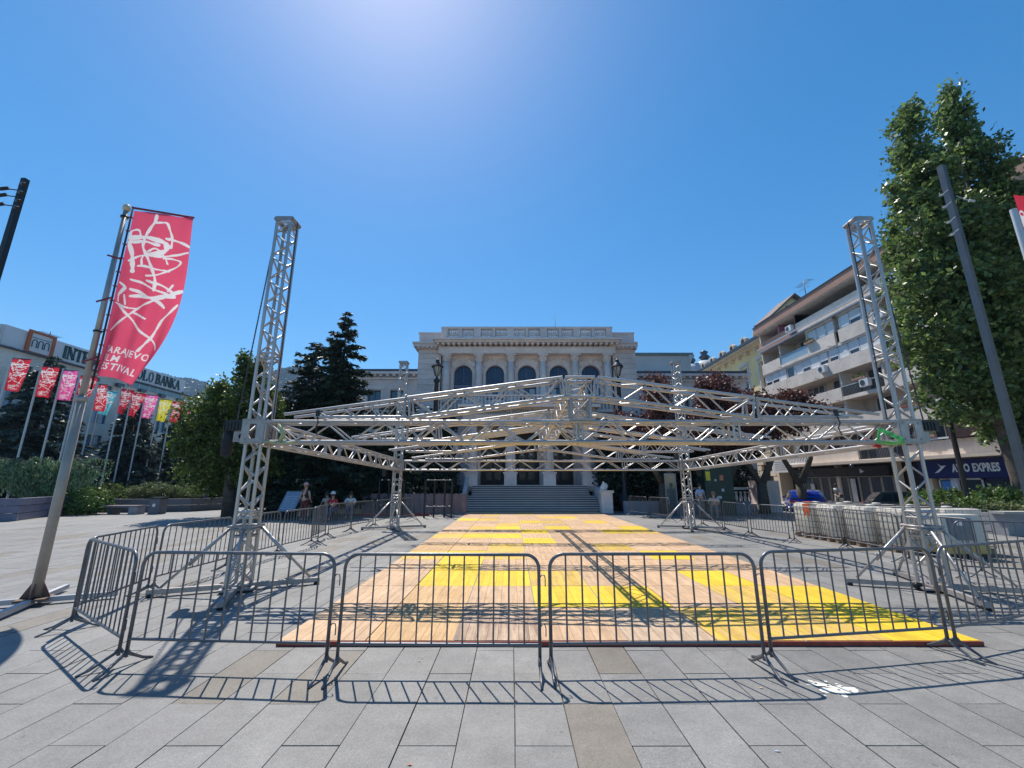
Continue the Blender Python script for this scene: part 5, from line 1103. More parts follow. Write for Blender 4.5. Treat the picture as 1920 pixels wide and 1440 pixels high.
# purple-leaved plums
pl = [(8.9, 25.6, [(8.9, 25.4, 6.9, .8, .9, 1.5, .7), (9.3, 25.6, 5.0, 1.7, 1.5, 1.5, 1.4), (7.6, 25.6, 4.8, 1.0, 1, 1.0, .6), (6.7, 25.8, 4.9, .9, .8, 1.1, .6)], 'purple-leaved plum with one tall shoot, nearest the theatre steps'),
      (12.7, 25.8, [(12.6, 25.5, 6.9, 1.3, 1.2, 1.3, 1.3), (12.0, 25.6, 5.0, 1.8, 1.4, 1.4, 1.4), (11.7, 25.4, 7.3, .5, .5, .8, .3)], 'round purple-leaved plum in front of the cream house'),
      (15.0, 26.2, [(15.0, 26, 6.2, 1.4, 1.2, 1.1, 1.2), (14.4, 26, 4.8, 1.7, 1.3, 1.1, 1.2), (16.3, 26, 5.8, .9, .9, 1.0, .6)], 'purple-leaved plum with a forked black trunk'),
      (18.2, 27.5, [(18.3, 27.2, 6.7, 1.3, 1.2, .9, 1.1), (17.6, 27.2, 5.6, 1.3, 1.2, 1.0, .9), (19.6, 27.2, 6.4, .8, .8, .7, .5)], 'purple-leaved plum in front of the apartment block')]
for x, y, bl, lb in pl:
    lm = [([(x, y, 1.6), (x - .9, y, 3.4), (x - 1.0, y, 5)], [.2, .14, .05]), ([(x, y, 1.6), (x + .9, y, 3.3), (x + 1.2, y, 5)], [.22, .15, .05])]
    broad('plum_tree', lb, x, y, bl, 95, 26, .18, .10, LM, ([(x, y, -.1), (x, y, 1.7)], [.34, .26]), 'purple-leaved plum trees', .4, limbs=lm)
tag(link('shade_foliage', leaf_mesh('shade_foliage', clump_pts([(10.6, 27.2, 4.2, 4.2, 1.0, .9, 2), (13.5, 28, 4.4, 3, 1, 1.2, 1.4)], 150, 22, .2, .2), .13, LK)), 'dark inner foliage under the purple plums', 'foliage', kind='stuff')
# weeping spruce, shrubs, grasses on the left
x, y = -27.6, 25.2; t = thing('weeping_spruce', 'low arching weeping spruce spilling over the left granite planter', 'shrub', (x, y, 0)); P_, D_ = [], []; bb = MB()
for k in range(70):
    a = RNG.uniform(-.5, math.pi + .5); L = RNG.uniform(1.0, 4.6); h0 = RNG.uniform(1.7, 3.0)
    pts = [V((x + math.cos(a) * L * s, y - abs(math.sin(a)) * 1.2 * s + .5, .7 + h0 * math.sin(min(1, s * 1.15) * math.pi * .62) * .85)) for s in [i / 7 for i in range(8)]]
    bb.path(pts, .03, 5)
    for i in range(7):
        for _ in range(42):
            q = pts[i].lerp(pts[i + 1], RNG.uniform()); dz = RNG.uniform(0, min(1.3, q.z - .3)) * RNG.uniform(); P_.append((q.x + RNG.normal() * .09, q.y + RNG.normal() * .09, q.z - dz)); D_.append((RNG.normal() * .3, RNG.normal() * .3, -1))
bb.build('branches', BARK, t); link('crown', leaf_mesh('crown', np.array(P_) - np.array([x, y, 0]), .10, LW_, aspect=.3, dirs=np.array(D_), jit=.4), t)
def bush(name, lb, x, y, rx, ry, h, m, n, size, cat='shrub', up=0., asp=.5, z0=0.):
    t = thing(name, lb, cat, (x, y, 0)); pts = clump_pts([(x, y, z0 + h * .45, rx, ry, h * .5, 1)], n, 24, .11, .3); pts = pts[pts[:, 2] > 0.02]; crown(t, 'foliage', pts, size, m, (x, y, 0), aspect=asp)
    b = MB()
    for k in range(7): a = k * .9; b.tube((x, y, z0 - .1), (x + rx * .6 * math.cos(a), y + ry * .6 * math.sin(a), z0 + h * .7), .02, .008, 5)
    b.build('stems', BARK, t); return t
bush('juniper_shrub', 'broad bright green juniper mound behind the near flagpole foot', -25.0, 25.4, 1.7, 1.0, 1.45, LG, 220, .085)
bush('round_shrub', 'rounded dark green bush left of the bench planter', -26.3, 28.3, 1.3, 1.0, 1.9, LD, 150, .08)
bush('grass_clump', 'mound of pale grassy shrubs in the long planter', -23.6, 28.6, 1.5, .8, 1.0, LGR, 190, .11, asp=.2, z0=.75)
bush('grass_clump', 'pale grassy shrubs at the right end of the long planter', -21.6, 29.0, 1.5, .7, .75, LGR, 120, .10, asp=.2, z0=.8)
bush('juniper_shrub', 'juniper spilling over the right planter beneath the poplar', 19.9, 16.9, 2.4, 1.2, 1.1, LG, 240, .085, z0=.5)
bush('juniper_shrub', 'small juniper beside the travel shop planter', 20.9, 21.2, 1.9, 1.0, 1.3, LG, 150, .085, z0=.2)
bush('juniper_shrub', 'dry juniper tips hanging over the planter edge', 18.6, 16.2, 1.2, .6, .6, LGR, 70, .07, z0=.5)
# planters, bench, bin
def curved_planter(lb, pts, h, m, th_=.3, courses=3):
    t = thing('granite_planter', lb, 'planter', pts[0]);
    for c in range(courses):
        z0, z1 = h * c / courses + .012, h * (c + 1) / courses - .012; b = MB()
        for i in range(len(pts) - 1):
            p, q = V(pts[i]), V(pts[i + 1]); d = (q - p).normalized(); n_ = V((-d.y, d.x, 0)) * th_; o_ = V((0, 0, 0)); lean = n_ * (.12 * (1 - (c + 1) / courses))
            P_ = [p + lean, q + lean, q + n_, p + n_]; b.add([a + V((0, 0, z0)) for a in P_] + [a - lean * .3 + V((0, 0, z1)) for a in P_], [(3, 2, 1, 0), (4, 5, 6, 7), (0, 1, 5, 4), (1, 2, 6, 5), (2, 3, 7, 6), (3, 0, 4, 7)])
        b.build('stone_course', m, t)
    return t
q0 = on(-60, 980); q1 = on(30, 977); q2 = on(80, 970)
curved_planter('curved dark granite planter at the left frame edge', [(q0.x, q0.y, 0), (q1.x, q1.y, 0), (q2.x, q2.y, 0), (q2.x - .6, q2.y + 2, 0), (q2.x - 2, q2.y + 4, 0)], 1.05, mat('blue grey granite', (.17, .17, .24), .6, 0, .15, 2, .12, 60))
t = curved_planter('long low dark planter with grassy shrubs behind the bench', [(-25.6, 27.2, 0), (-22.8, 27.2, 0), (-20.4, 28.0, 0), (-19.6, 30.0, 0)], .80, GRAN, .35, 2)
part('soil', mat('soil', (.05, .04, .03), .95), t, (-25.4, -20.6, 28.1, 30, .5, .70))
t = thing('stone_bench', 'backless stone bench before the long planter', 'bench', (-22.6, 25.6, 0)); part('seat', mat('bench slats', (.22, .18, .19), .7), t, (-23.7, -21.5, 25.3, 25.9, .40, .50)); part('leg', GRAN_L, t, (-22.0, -21.5, 25.32, 25.88, 0, .40)); part('leg', DKST, t, (-23.2, -22.9, 25.35, 25.85, 0, .40))
t = thing('litter_bin', 'dark square litter bin with a pale round emblem beside the bench', 'bin', (-20.8, 25.9, 0)); part('body', GRAN, t, (-21.1, -20.5, 25.6, 26.2, 0, .85)); part('lid', BLK, t, (-21.15, -20.45, 25.55, 26.25, .85, .95)); b = MB(); b.tube((-20.8, 25.59, .5), (-20.8, 25.575, .5), .10, n=12); b.build('emblem', WHITE, t)
t = thing('granite_planter', 'grey stone planter under the poplar on the right', 'planter', (19, 15.6, 0)); part('wall', GRAN_L, t, (16.9, 25, 15.2, 15.5, 0, .72), (16.9, 17.14, 15.5, 17.95, 0, .72)); part('coping', mat('pale coping', (.36, .36, .34), .8), t, (16.8, 25, 15.1, 15.6, .72, .80)); part('soil', mat('soil', (.05, .04, .03), .95), t, (17.14, 25, 15.5, 18.0, .3, .6))
t = thing('granite_planter', 'pale low planter wall in front of the travel shop', 'planter', (21, 22, 0)); part('wall', CONC, t, (19.5, 22.6, 20.6, 20.85, -.2, .75)); part('coping', CONC, t, (19.4, 22.7, 20.5, 20.95, .75, .84))
t = thing('granite_wall', 'low blue-grey granite wall right of the theatre steps', 'wall', (8.5, 26.2, 0))
for k in range(5): part('stone_block', mat('wall granite', (.24, .24, .29), .7, 0, .15, 2, .1, 40, rnd=.08), t, (6.65 + k * 1.5, 8.12 + k * 1.5, 26.0, 26.4, 0, .72))
# tarpaulin fence
t = thing('tarpaulin_fence', 'waist-high fence sheeted in greyish pink tarpaulin left of the steps', 'fence', (-6, 24.6, 0)); MT = mat('grey pink tarpaulin', (.20, .155, .17), .8, 0, .15, 2, bump=.3, bscale=3)
for k in range(6):
    xa, xb = -8.4 + k * .98, -8.4 + (k + 1) * .98 - .02; b = MB(); n = 12; vs = []
    for i in range(n + 1):
        for z in (.12, .5, .9, 1.18): vs.append((xa + (xb - xa) * i / n, 24.6 + .05 * math.sin(i * 1.3 + k + z * 2), z + (.03 * math.sin(i * 2.1 + k) if z > 1 else 0)))
    b.add(vs, [(i * 4 + j, (i + 1) * 4 + j, (i + 1) * 4 + j + 1, i * 4 + j + 1) for i in range(n) for j in range(3)], True); b.build('sheet', MT, t)
    rod('post', (xa, 24.68, 0), (xa, 24.68, 1.2), .025, DKST, t)
part('foot_strip', REDP, t, (-8.4, -4.6, 24.55, 24.62, .0, .10))
# black steel frames with clamps
for k, (xa, xb, ya, lb) in enumerate(((-4.55, -3.15, 22.9, 'black steel pipe frame with white clamps, nearest the steps'), (-7.3, -5.95, 24.0, 'black steel pipe frame behind the back left tower'))):
    t = thing('steel_frame', lb, 'steel frame', (xa, ya, 0), 'black steel frames')
    for xx in (xa, xa + .42, xb - .42, xb):
        rod('post', (xx, ya + (.4 if xx in (xa + .42, xb - .42) else 0), 0), (xx, ya + (.4 if xx in (xa + .42, xb - .42) else 0), 1.93), .05, BLK, t)
    for z in (.55, 1.9): rod('rail', (xa, ya, z), (xb, ya, z), .025, BLK, t); rod('rail', (xa + .4, ya + .4, z), (xb - .4, ya + .4, z), .025, BLK, t)
    b = MB()
    for z in (.6, 1.93):
        for xx in (xa + .15, xa + .5, xb - .45, xb - .1): b.box((xx, ya - .05, z), (.07, .05, .06), xx)
    b.build('clamp', WHITE, t)
t = thing('information_board', 'tilted blue information board on a stand behind the left barriers', 'sign', (-10.9, 21.3, 0))
b = MB(); fn = lambda x, z, d: V((-11.0 + x + z * .32, 21.4 + d + z * .15, .35 + z)); b.prism([(-.38, .1), (.38, .1), (.38, .98), (-.38, .98)], 0, .05, fn); b.build('panel', mat('pale blue panel', (.16, .26, .42), .4, 0, .1, 2), t)
b = MB()
for k in range(8): b.prism([(-.3, .2 + k * .08), (.22 + .08 * (k % 2), .2 + k * .08), (.22 + .08 * (k % 2), .222 + k * .08), (-.3, .222 + k * .08)], -.006, 0, fn)
b.build('panel_text', mat('panel text', (.4, .5, .6), .5), t)
b = MB(); b.prism([(-.42, .05), (.42, .05), (.42, 1.03), (-.42, 1.03)], .02, .07, fn); b.tube((-11.3, 21.5, 0), (-11.0, 21.6, .9), .03); b.tube((-10.5, 21.5, 0), (-10.3, 21.6, .9), .03); b.build('stand', DKST, t)
t = thing('stone_pedestal', 'pale stone gate pillar behind the blue information board', 'pedestal', (-11.4, 24.5, 0)); part('shaft', STONE, t, (-11.75, -11.1, 24.2, 24.8, 0, 1.75)); part('cap', STONE_L, t, (-11.95, -10.9, 24.05, 24.95, 1.75, 1.98))
# garden balustrade behind the people
t = thing('garden_balustrade', 'low stone balustrade in the shade behind the people', 'balustrade', (-9, 26.5, 0)); part('rail', STONE, t, (-10.9, -6.2, 26.0, 26.3, .95, 1.08), (-10.9, -6.2, 26.0, 26.3, 0, .25))
for k in range(17): link('baluster', bs, t, loc=(-10.8 + k * .28 + 9, -.35, .25))
t = thing('garden_balustrade', 'shaded stone balustrade under the forked plum on the right', 'balustrade', (13.5, 27.5, 0)); part('rail', STONE, t, (11.2, 16.2, 27.4, 27.7, 1.35, 1.5), (11.2, 16.2, 27.4, 27.7, 0, .5), (15.2, 16.6, 27.1, 28, 0, 1.9))
for k in range(14): link('baluster', bs, t, loc=(11.3 + k * .28 - 13.5, .05, .55))
t = thing('advertising_column', 'dark green kiosk box with a yellow poster behind the back right tower', 'kiosk', (11.4, 24.5, 0)); part('body', mat('dark green kiosk', (.015, .04, .03), .5), t, (10.9, 12.5, 24.6, 25.6, 0, 2.8)); part('poster', mat('yellow poster', (.75, .6, .05), .6), t, (10.98, 11.22, 24.56, 24.6, 1.9, 2.4))
part('poster', mat('orange poster', (.6, .2, .12), .6), t, (11.75, 11.95, 24.56, 24.6, 1.9, 2.2)); part('poster', FR, t, (11.45, 11.55, 24.56, 24.6, 1.85, 1.98), (11.8, 11.93, 24.56, 24.6, 1.3, 1.45), (11.5, 11.75, 24.56, 24.6, .9, 1.05), (10.98, 11.2, 24.56, 24.6, 2.5, 2.62))
t = thing('glass_sign_post', 'slim grey glass display stand left of the back right tower', 'sign', (8.9, 24.8, 0)); part('frame', GRAN_L, t, (8.7, 8.76, 24.8, 24.85, 0, 2.3), (9.3, 9.36, 24.8, 24.85, 0, 2.3), (8.76, 9.3, 24.8, 24.85, 2.24, 2.3)); part('glass', glass_mat('dim glass', (.1, .12, .12)), t, (8.76, 9.3, 24.82, 24.83, .6, 2.24))

# ================================================================ WATER TANKS AND GENERATOR
IBW = mat('milky tank plastic', (.80, .76, .68), .5, 0, .14, 2.5, trans=.35, rnd=.08); PAL = mat('pallet wood', (.30, .2, .13), .9, 0, .2, 4)
def tank():
    t = thing('water_tank', 'x', 'water tank', (0, 0, 0), 'caged white water tanks behind the right barriers'); b = MB(); c = .09
    for (i, (x0, z)) in enumerate(((0, 0),)):
        prof = [(-.52 + c * (1 - math.cos(a)), -.42 + c * (1 - math.sin(a))) for a in (0, .5, 1.0, 1.57)]
    ring = []
    for sx_, sy in ((-1, -1), (1, -1), (1, 1), (-1, 1)):
        for k in range(4):
            a = math.atan2(sy, sx_) - math.pi / 4 + k * math.pi / 6; ring.append((sx_ * (.52 - c) + c * math.cos(a), sy * (.44 - c) + c * math.sin(a)))
    lv = [(.18, .96), (.24, 1), (1.0, 1), (1.08, .96), (1.10, .88)]; n = len(ring)
    b.add([(x * s, y * s, z) for z, s in lv for x, y in ring], [(j * n + i, j * n + (i + 1) % n, (j + 1) * n + (i + 1) % n, (j + 1) * n + i) for j in range(len(lv) - 1) for i in range(n)] + [tuple((len(lv) - 1) * n + i for i in range(n))], True)
    b.lathe([(.11, 1.09), (.11, 1.15), (.02, 1.16)], n=12); b.build('bottle', IBW, t)
    b = MB(); X_, Y_ = .56, .48
    for z in (.18, .36, .55, .74, .93, 1.08): b.path([(-X_, -Y_, z), (X_, -Y_, z), (X_, Y_, z), (-X_, Y_, z)], .007, 5, closed=True)
    for k in range(6):
        x = -X_ + k * 2 * X_ / 5
        for sy in (-1, 1): b.tube((x, sy * Y_, .14), (x, sy * Y_, 1.10), .007, n=5)
    for k in range(1, 6):
        y_ = -Y_ + k * 2 * Y_ / 6
        for sx_ in (-1, 1): b.tube((sx_ * X_, y_, .14), (sx_ * X_, y_, 1.10), .007, n=5)
    for y_ in (-.2, .2): b.tube((-X_, y_, 1.12), (X_, y_, 1.12), .012, n=5)
    b.build('cage', GALV, t)
    b = MB()
    for y_ in (-.38, 0, .38):
        b.bx(-.56, .56, y_ - .06, y_ + .06, .11, .14)
        for x in (-.48, 0, .48): b.bx(x - .07, x + .07, y_ - .06, y_ + .06, .025, .11)
        b.bx(-.56, .56, y_ - .06, y_ + .06, 0, .025)
    b.build('pallet', PAL, t); return t
tk = tank(); first = True
org, dx, dy = V((10.5, 11.75, 0)), V((1.15, .05, 0)), V((-.10, 1.02, 0)); nm = ['nearest', 'second', 'third', 'farthest']
for r_ in range(4):
    for c in range(2):
        q = org + dx * c + dy * r_; lb = f'caged white water tank, {nm[r_]} row, {["left column beside the barriers", "right column towards the street"][c]}'
        if first: tk.location = q; tk['label'] = lb; first = False
        else: copy_tree(tk, q + V((random.uniform(-.02, .02), random.uniform(-.02, .02), 0)), random.uniform(-.03, .03), lb)
b = MB(); b.box((9.66, 14.5, .96), (.02, .3, .26)); b.box((9.76, 14.5, 1.15), (.2, .3, .02)); b.box((9.655, 14.42, .78), (.015, .07, .14)); b.box((9.655, 14.58, .78), (.015, .07, .14)); tag(b.build('orange_tag', mat('orange cloth', (.7, .14, .04), .7)), 'orange cloth tag on the corner of the farthest water tank', 'tag')
t = thing('generator', 'pale generator cabinet with a grey control panel and yellow base behind the front right tower', 'generator', (11.0, 10.35, 0)); GX = 11.0
part('cabinet', mat('cream cabinet', (.52, .50, .46), .5, 0, .08, 2), t, (10.35, 11.3, 10.72, 11.2, .30, 1.0)); part('control_panel', mat('grey panel', (.16, .19, .22), .5), t, (10.50, 11.05, 10.69, 10.72, .42, .92)); part('panel_button', REDP, t, (10.58, 10.63, 10.67, 10.69, .80, .85))
part('panel_label', WHITE, t, (10.68, 10.84, 10.675, 10.69, .76, .87)); part('base', mat('yellow base', (.50, .36, .10), .5), t, (10.3, 11.35, 10.68, 11.22, .12, .30))
for x in (10.45, 11.2):
    for y_ in (10.75, 11.15): b = MB(); b.tube((x, y_ - .04, .08), (x, y_ + .04, .08), .08, n=10); b.build('castor', BLK, t)
t = thing('tail_lamp_box', 'small black cabinet with red and white top at the right frame edge', 'equipment box', (7.35, 5.95, 0)); part('case', BLK, t, (7.33, 7.6, 5.9, 6.15, .0, 1.0)); part('cap', REDP, t, (7.33, 7.6, 5.9, 6.15, 1.06, 1.12)); part('band', WHITE, t, (7.33, 7.6, 5.9, 6.15, 1.0, 1.06))

# ================================================================ CARS
def car(lb, loc, rz, paint, L=4.5, W=1.82, H=1.5, estate=True, rack=False):
    t = thing('parked_car', lb, 'car', (0, 0, 0), 'cars parked along the street'); hL = L / 2
    body = [(-hL, .38), (-hL + .02, .72), (-hL + .12, .92), (-hL + .9, .96), (.55, .95), (1.35, .86), (hL - .25, .72), (hL - .03, .58), (hL, .38), (hL - .1, .24), (-hL + .1, .24)]
    b = MB(); sec = [(-1, .80, .0), (-.97, 1., .0), (.97, 1., 0), (1, .80, 0)]; n = len(body); vs = []
    for yy, s, _ in sec: vs += [(x * (1 - .02 * (s < 1)), yy * W / 2 * (1.0), .5 + (z - .5) * (.9 if s < 1 else 1)) for x, z in body]
    b.add(vs, [((i + 1) % n + k * n, i + k * n, i + (k + 1) * n, (i + 1) % n + (k + 1) * n) for k in range(3) for i in range(n)] + [tuple(range(n)), tuple(reversed(range(3 * n, 4 * n)))], False)
    o = b.build('body', paint, t)
    cab = [(-hL + .15, .93), (-hL + .35, 1.2), (-hL + .62, H - .06), (-hL + 1.2, H), (.1, H - .01), (.45, H - .08), (1.30, .90)] if estate else [(-hL + .5, .93), (-hL + 1.1, H - .05), (-.3, H), (.3, H - .05), (1.3, .9)]
    def sect(y0, y1, m, name, grow=0, pts=cab): 
        b = MB(); vs = []; n = len(pts)
        for s in (-1, 1):
            for x, z in pts: f = (z - .9) / (H - .9); vs.append((x, s * (W / 2 - .03 + grow - .20 * f), z))
        b.add(vs, [(i, i + 1, n + i + 1, n + i) for i in range(n - 1)] + [tuple(reversed(range(n))), tuple(range(n, 2 * n))]); return b.build(name, m, t)
    sect(0, 0, paint, 'cabin')
    CG = glass_mat('car glass', (.02, .03, .04), .05)
    fs = lambda x, z, s: V((x, s * (W / 2 - .022 - .20 * (z - .9) / (H - .9)), z))
    for s in (-1, 1):
        for (xa, xb, za, zb) in ((-hL + .5, -hL + 1.05, .98, H - .13), (-hL + 1.12, -.38, .98, H - .10), (-.30, .62, .98, H - .12)):
            b = MB(); sl_ = .45 if xb > .5 else 0; sl0 = .25 if xa < -hL + .6 else 0
            b.add([fs(xa, za, s), fs(xb + (.38 if sl_ else 0), za, s), fs(xb - (.2 if sl_ else 0), zb, s), fs(xa + sl0, zb, s)], [(0, 1, 2, 3) if s < 0 else (3, 2, 1, 0)]); b.build('side_window', CG, t)
    b = MB(); w1, w2 = W / 2 - .1, W / 2 - .27
    b.add([(1.27, -w1, .93), (1.27, w1, .93), (.52, w2, H - .08), (.52, -w2, H - .08)], [(0, 1, 2, 3)]); b.v = b.v[:-4] + [tuple(V(v_) + V((.012, 0, .016))) for v_ in b.v[-4:]]; b.build('windscreen', CG, t)
    b = MB(); b.add([(-hL + .19, -w1, .98), (-hL + .19, w1, .98), (-hL + .53, w2, H - .16), (-hL + .53, -w2, H - .16)], [(3, 2, 1, 0)]); b.v = [tuple(V(v_) + V((-.015, 0, .008))) for v_ in b.v]; b.build('rear_window', CG, t)
    for x in (-hL + .85, hL - .88):
        for s in (-1, 1):
            b = MB(); b.tube((x, s * (W / 2 - .2), .31), (x, s * (W / 2 + .01), .31), .32, n=20); o = b.build('wheel', TYRE, t); b = MB(); b.tube((x, s * (W / 2 - .1), .31), (x, s * (W / 2 + .022), .31), .2, n=10)
            for k in range(5): a = k * 2 * math.pi / 5; b.tube((x, s * (W / 2 + .03), .31), (x + .19 * math.cos(a), s * (W / 2 + .03), .31 + .19 * math.sin(a)), .025, n=4)
            b.build('rim', ALU, o)
    for s in (-1, 1):
        part('tail_light', mat('tail light red', (.45, .01, .01), .2), t, (-hL - .01, -hL + .18, s * (W / 2 - .3) - .14, s * (W / 2 - .14) + .14, .70, .90) if s < 0 else (-hL - .01, -hL + .18, s * (W / 2 - .3) - .14 + .0, s * (W / 2 - .14) + .14, .70, .90))
        part('headlight', glass_mat('headlamp', (.6, .62, .65), .1), t, (hL - .35, hL - .04, s * (W / 2 - .28) - .15, s * (W / 2 - .15) + .10, .60, .72)); part('mirror', paint, t, (.72, .9, s * (W / 2 + .09) - .08, s * (W / 2 + .09) + .08, .97, 1.1))
        if rack: b = MB(); b.path([(-1.3, s * .56, H), (-1.2, s * .56, H + .05), (.1, s * .56, H + .05), (.2, s * .56, H)], .016, 5); b.build('roof_rail', BLK, t)
    part('number_plate', WHITE, t, (-hL - .02, -hL, -.26, .26, .5, .61)); part('bumper', BLK, t, (-hL - .03, -hL + .1, -W / 2 + .05, W / 2 - .05, .3, .44))
    t.location = loc; t.rotation_euler = (0, 0, rz); return t
def paintm(n, c): return mat(n, c, .18, .35, .03, 1)
car('royal blue estate car seen from behind, left of the shops', (19.2, 29.0, -.2), R(62), paintm('blue car paint', (.015, .05, .42)), rack=True)
car('slate blue car parked beyond the royal blue estate', (21.0, 31.5, -.2), R(66), paintm('slate car paint', (.09, .14, .24)))
car('dark silver hatchback pointing right in front of the shop windows', (22.3, 24.3, -.2), R(-28), paintm('dark silver paint', (.09, .095, .10)), 4.4, 1.84, 1.5)

# ================================================================ PEOPLE
SKIN = mat('skin', (.50, .30, .22), .6, 0, .06, 3)
def skinfig(name, joints, edges, m, parent=None, lv=1):
    me = bpy.data.meshes.new(name); me.from_pydata([j[0] for j in joints], edges, []); o = bpy.data.objects.new(name, me); C.objects.link(o)
    sk = o.modifiers.new('s', 'SKIN'); ss = o.modifiers.new('u', 'SUBSURF'); ss.levels = lv; ss.render_levels = lv
    for v_, (p, r) in zip(me.skin_vertices[0].data, joints): v_.radius = (r, r)
    me.skin_vertices[0].data[0].use_root = True
    dg = bpy.context.evaluated_depsgraph_get(); dg.update(); nm_ = bpy.data.meshes.new_from_object(o.evaluated_get(dg)); bpy.data.objects.remove(o)
    nm_.materials.clear(); nm_.materials.append(m)
    for p in nm_.polygons: p.use_smooth = True
    return link(name, nm_, parent)
def person(lb, loc, rz, top, legs, hair, pose='stand', sleeve=.5, hat=None, group=None, bag=False):
    t = thing('person', lb, 'person', (0, 0, 0), group); s = pose
    if s == 'stand':
        hip, ch, nk, hd = (0, 0, .95), (0, 0, 1.25), (0, 0, 1.45), (0, .01, 1.60); kn = [(-.10, .02, .50), (.10, -.02, .50)]; an = [(-.11, 0, .08), (.11, 0, .08)]; hp = [(-.09, 0, .88), (.09, 0, .88)]
        el = [(-.30, .03, 1.12), (.30, .03, 1.12)]; ha = [(-.22, -.10, .98), (.22, -.10, .98)]
    elif s == 'walk':
        hip, ch, nk, hd = (0, 0, .95), (0, -.02, 1.25), (0, -.03, 1.45), (0, -.05, 1.60); kn = [(-.09, -.18, .52), (.09, .10, .50)]; an = [(-.09, -.26, .09), (.09, .34, .14)]; hp = [(-.09, 0, .88), (.09, 0, .88)]
        el = [(-.25, .12, 1.13), (.25, -.14, 1.13)]; ha = [(-.24, .16, .88), (.23, -.26, .95)]
    else:
        hip, ch, nk, hd = (0, 0, .52), (0, -.04, .82), (0, -.06, 1.03), (0, -.1, 1.18); kn = [(-.13, -.42, .52), (.13, -.42, .52)]; an = [(-.13, -.40, .08), (.13, -.46, .08)]; hp = [(-.1, -.02, .50), (.1, -.02, .50)]
        el = [(-.26, -.12, .80), (.26, -.12, .80)]; ha = [(-.12, -.34, .68), (.12, -.34, .68)]
    sh = [(-.17, 0, nk[2] - .04), (.17, 0, nk[2] - .04)]; sh = [(a, ch[1] - .01, c) for a, _, c in sh]
    top_h = (hd[0], hd[1], hd[2] + .10)
    J = [(hip, .13), (ch, .135), (nk, .055), (hd, .085), (top_h, .07)] ; E = [(0, 1), (1, 2), (2, 3), (3, 4)]
    for k in (0, 1):
        n = len(J); J += [(hp[k], .10), (kn[k], .065), (an[k], .042), ((an[k][0], an[k][1] - .14, .04), .04)]; E += [(0, n), (n, n + 1), (n + 1, n + 2), (n + 2, n + 3)]
        n = len(J); J += [(sh[k], .06), (el[k], .04), (ha[k], .03), ((ha[k][0], ha[k][1] - .05, ha[k][2] - .06), .028)]; E += [(1, n), (n, n + 1), (n + 1, n + 2), (n + 2, n + 3)]
    skinfig('body', J, E, SKIN, t)
    # face and hands
    b = MB(); f = V(hd); b.lathe([(.004, -.02), (.014, 0), (.006, .03)], f + V((0, -.088, .01)), 5); b.build('nose', SKIN, t)
    b = MB()
    for sx_ in (-.032, .032): b.lathe([(.002, -.008), (.009, 0), (.002, .008)], f + V((sx_, -.078, .03)), 5)
    b.bx(f.x - .025, f.x + .025, f.y - .085, f.y - .075, f.z - .045, f.z - .037); b.build('eyes_mouth', DKST, t)
    for k in (0, 1):
        h_ = V((ha[k][0], ha[k][1] - .05, ha[k][2] - .06)); b = MB()
        for q in range(4): b.path([h_ + V(((q - 1.5) * .016, -.01, -.01)), h_ + V(((q - 1.5) * .018, -.035, -.05)), h_ + V(((q - 1.5) * .018, -.03, -.085 + .008 * abs(q - 1.5)))], .008, 5)
        b.path([h_ + V((.02 * (1 if k else -1), -.01, 0)), h_ + V((.045 * (1 if k else -1), -.03, -.03))], .009, 5); b.build('fingers', SKIN, t)
    # clothes
    J2 = [(hip, .15), (ch, .155), ((nk[0], nk[1], nk[2] - .03), .085)]; E2 = [(0, 1), (1, 2)]
    for k in (0, 1):
        n = len(J2); e_ = V(sh[k]).lerp(V(el[k]), min(1, sleeve * 1.6)); J2 += [(sh[k], .078), (tuple(e_), .058)]; E2 += [(1, n), (n, n + 1)]
        if sleeve > .8: J2.append((ha[k], .04)); E2.append((n + 1, n + 2))
    skinfig('top', J2, E2, top, t)
    J3 = [((hip[0], hip[1], hip[2] - .01), .145)]; E3 = []
    for k in (0, 1): n = len(J3); J3 += [(hp[k], .115), (kn[k], .08), ((an[k][0], an[k][1], an[k][2] + .06), .062)]; E3 += [(0, n), (n, n + 1), (n + 1, n + 2)]
    skinfig('trousers', J3, E3, legs, t)
    b = MB()
    for k in (0, 1): b.path([(an[k][0], an[k][1] + .05, .045), (an[k][0], an[k][1] - .06, .045), (an[k][0], an[k][1] - .19, .03)], .045, 7, taper=[.045, .05, .035])
    b.build('shoes', DKST, t)
    b = MB(); b.lathe([(.088, -.03), (.102, .03), (.098, .10), (.07, .16), (.02, .18)], f + V((0, .018, .0)), 10); b.build('hair', hair, t)
    if hat: b = MB(); b.lathe([(.108, .06), (.112, .08), (.10, .15), (.05, .20), (.01, .205)], f + V((0, .01, 0)), 12); b.box(f + V((0, -.13, .075)), (.14, .12, .012)); b.build('cap', hat, t)
    if bag: b = MB(); b.box((.24, .05, .85), (.1, .28, .25)); b.build('bag', DKST, t)
    t.location = loc; t.rotation_euler = (0, 0, rz); return t
CL = {k: mat(k + ' cloth', c, .85, 0, .1, 4) for k, c in dict(black=(.02, .02, .025), maroon=(.12, .03, .03), red=(.45, .02, .03), white=(.65, .65, .68), denim=(.06, .09, .16), beige=(.5, .44, .38), blue=(.35, .45, .7), grey=(.2, .2, .21)).items()}
H1, H2 = mat('dark hair', (.03, .02, .015), .7), mat('fair hair', (.25, .16, .08), .7)
person('person in a black sleeveless top with pinkish cap, standing with their back turned', (-9.75, 20.7, 0), R(160), CL['black'], CL['maroon'], H2, 'stand', .1, mat('pink cap', (.5, .3, .32), .8), 'people in the shade')
person('person in a red shirt and white cap seated in the shade', (-8.6, 21.2, 0), R(-10), CL['red'], CL['denim'], H1, 'sit', .6, CL['white'], 'people in the shade')
